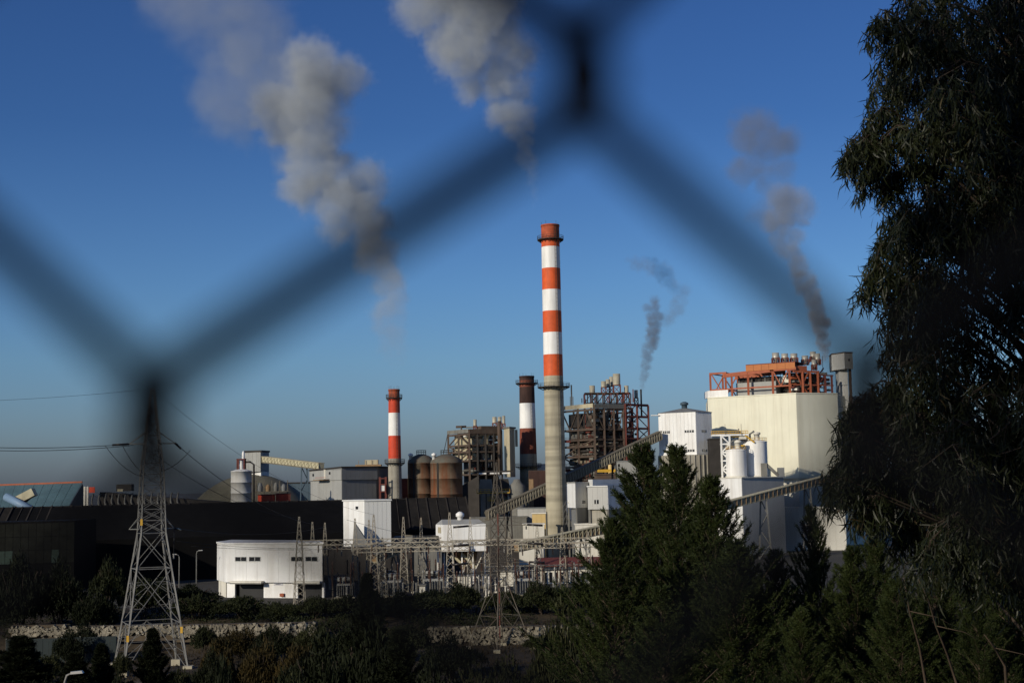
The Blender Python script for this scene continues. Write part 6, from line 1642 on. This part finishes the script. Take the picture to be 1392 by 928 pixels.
plume('biggest pale smoke plume drifting up and left above the slim chimney', [(536, 486, 20, .15), (533, 455, 26, .5), (528, 405, 31, .8), (516, 345, 40, 1), (502, 295, 52, 1.1), (466, 262, 62, 1.1), (430, 236, 66, 1.1), (408, 195, 60, .7), (404, 155, 74, .8), (428, 122, 92, 1), (440, 92, 76, .9)], 440, sm1, 1.1, 13, 1, (.42, .8))
plume('thin upper drift of smoke trailing off to the top left', [(440, 165, 60, 1.2), (400, 130, 90, 1.3), (345, 85, 105, 1.2), (310, 35, 115, 1.0), (275, -20, 120, .8), (250, -70, 120, .6)], 440, sm3, 1.7, 14, 2, (.38, .7), 1.3, 1.2)
plume('pale smoke plume at the top, drifting left above the tall chimney', [(728, 280, 5, .3), (722, 240, 9, .6), (712, 195, 18, .9), (695, 150, 36, 1), (678, 105, 58, 1.1), (664, 60, 74, 1.1), (640, 10, 90, 1), (610, -40, 100, 1)], 418, sm1, 1.0, 12, 3, (.42, .8))
plume('small bluish smoke wisp rising from the boiler house flue pipe', [(872, 531, 4, 1.2), (877, 503, 8, 1.2), (883, 475, 12, 1.3), (891, 448, 15, 1.4), (886, 412, 13, .9)], 506, sm5, .5, 12, 4, (.42, .8))
plume('thin detached smoke wisps above the boiler house', [(896, 436, 14), (922, 425, 16), (925, 395, 16), (905, 372, 18), (880, 360, 14), (856, 356, 12)], 506, sm4, .8, 10, 5, (.4, .75), 1.3, 1.2)
plume('grey smoke column rising from the orange steelwork of the cream hall', [(1121, 488, 6, 1.8), (1118, 460, 12, 1.6), (1111, 430, 17, 1.4), (1100, 395, 17, .9), (1086, 360, 20, .6), (1068, 325, 25, .42), (1062, 295, 38, .34), (1074, 262, 44, .34)], 458, sm2, .6, 14, 6, (.42, .8), .8, 1.0)
plume('faint grey smoke drift high above the cream hall column', [(1058, 300, 36, .6), (1045, 235, 44, .7), (1022, 200, 58, 1), (1062, 185, 44, .8)], 458, sm4, 1.1, 11, 7, (.4, .75), 1.3, 1.2)

# ------------------------------------------------------------------ chain-link fence just in front of the camera
FD = 0.1275
mpp = FD / FPX
n0 = at(785, 100, FD); n1 = at(205, 572, FD)
aw = (n0.x - n1.x); bh = (n0.z - n1.z)           # half mesh width and height
t = thing('chain_link_fence', V((n0.x, FD, terrain_z(0, FD))), 'dark chain-link wire fence, blurred, right before the viewer', 'fence')
zg = terrain_z(0, FD)
def wire_mesh(nseg):
    pts = []
    for i in range(nseg):
        sgn = 1 if i % 2 == 0 else -1
        pts += [V((sgn * aw * .5, .0010 * sgn, bh * i - bh * .11)), V((sgn * aw * .545, .0018, bh * i - bh * .045)), V((sgn * aw * .545, .0018, bh * i + bh * .045)), V((sgn * aw * .5, -.0010 * sgn, bh * i + bh * .11))]
    dense = []
    for p, q_ in zip(pts[:-1], pts[1:]):
        dense += [lerp(p, q_, k / 3) for k in range(3)]
    mb_ = MB().tube(dense, .00205, 10)
    me = bpy.data.meshes.new('wire'); me.from_pydata(mb_.v, [], mb_.f); me.polygons.foreach_set('use_smooth', [True] * len(me.polygons)); me.materials.append(M['fence_wire'])
    return me
lo_n = int((n0.z - zg - .1) / bh); lo_n -= lo_n % 2
wm = wire_mesh(lo_n + 12)
for k in range(-14, 15):       # each wire is woven into its neighbour half a mesh higher or lower
    o = new_obj('wire', wm, t)
    sx_ = 1.0 if k == 0 else (.66 if abs(k) == 1 else .88)    # the mesh is pulled out of square round the nearest opening
    o.scale = (sx_, 1, 1)
    cx_ = -.5 if k == 0 else ((.33 if k == 1 else .66 + .88 * (k - 1.5)) if k > 0 else (-1.33 if k == -1 else -1.66 + .88 * (k + 1.5)))
    o.location = V((aw * cx_, 0, (n0.z - bh * lo_n - (0 if k % 2 == 0 else bh)) - zg))
for px_ in (-1, 1):
    xx = n0.x + (aw * 12.2 if px_ > 0 else -aw * 13.2)
    MB().tube([V((xx, FD + .03, zg - .4)), V((xx, FD + .03, n0.z + bh * 11.5))], .024, 14).build('post', 'galvanised', t)
MB().tube([V((n0.x - aw * 13.2, FD + .02, n0.z + bh * 11.2)), V((n0.x + aw * 12.2, FD + .02, n0.z + bh * 11.2))], .018, 12).build('top_rail', 'galvanised', t)
print('ALL DONE', len(bpy.data.objects))
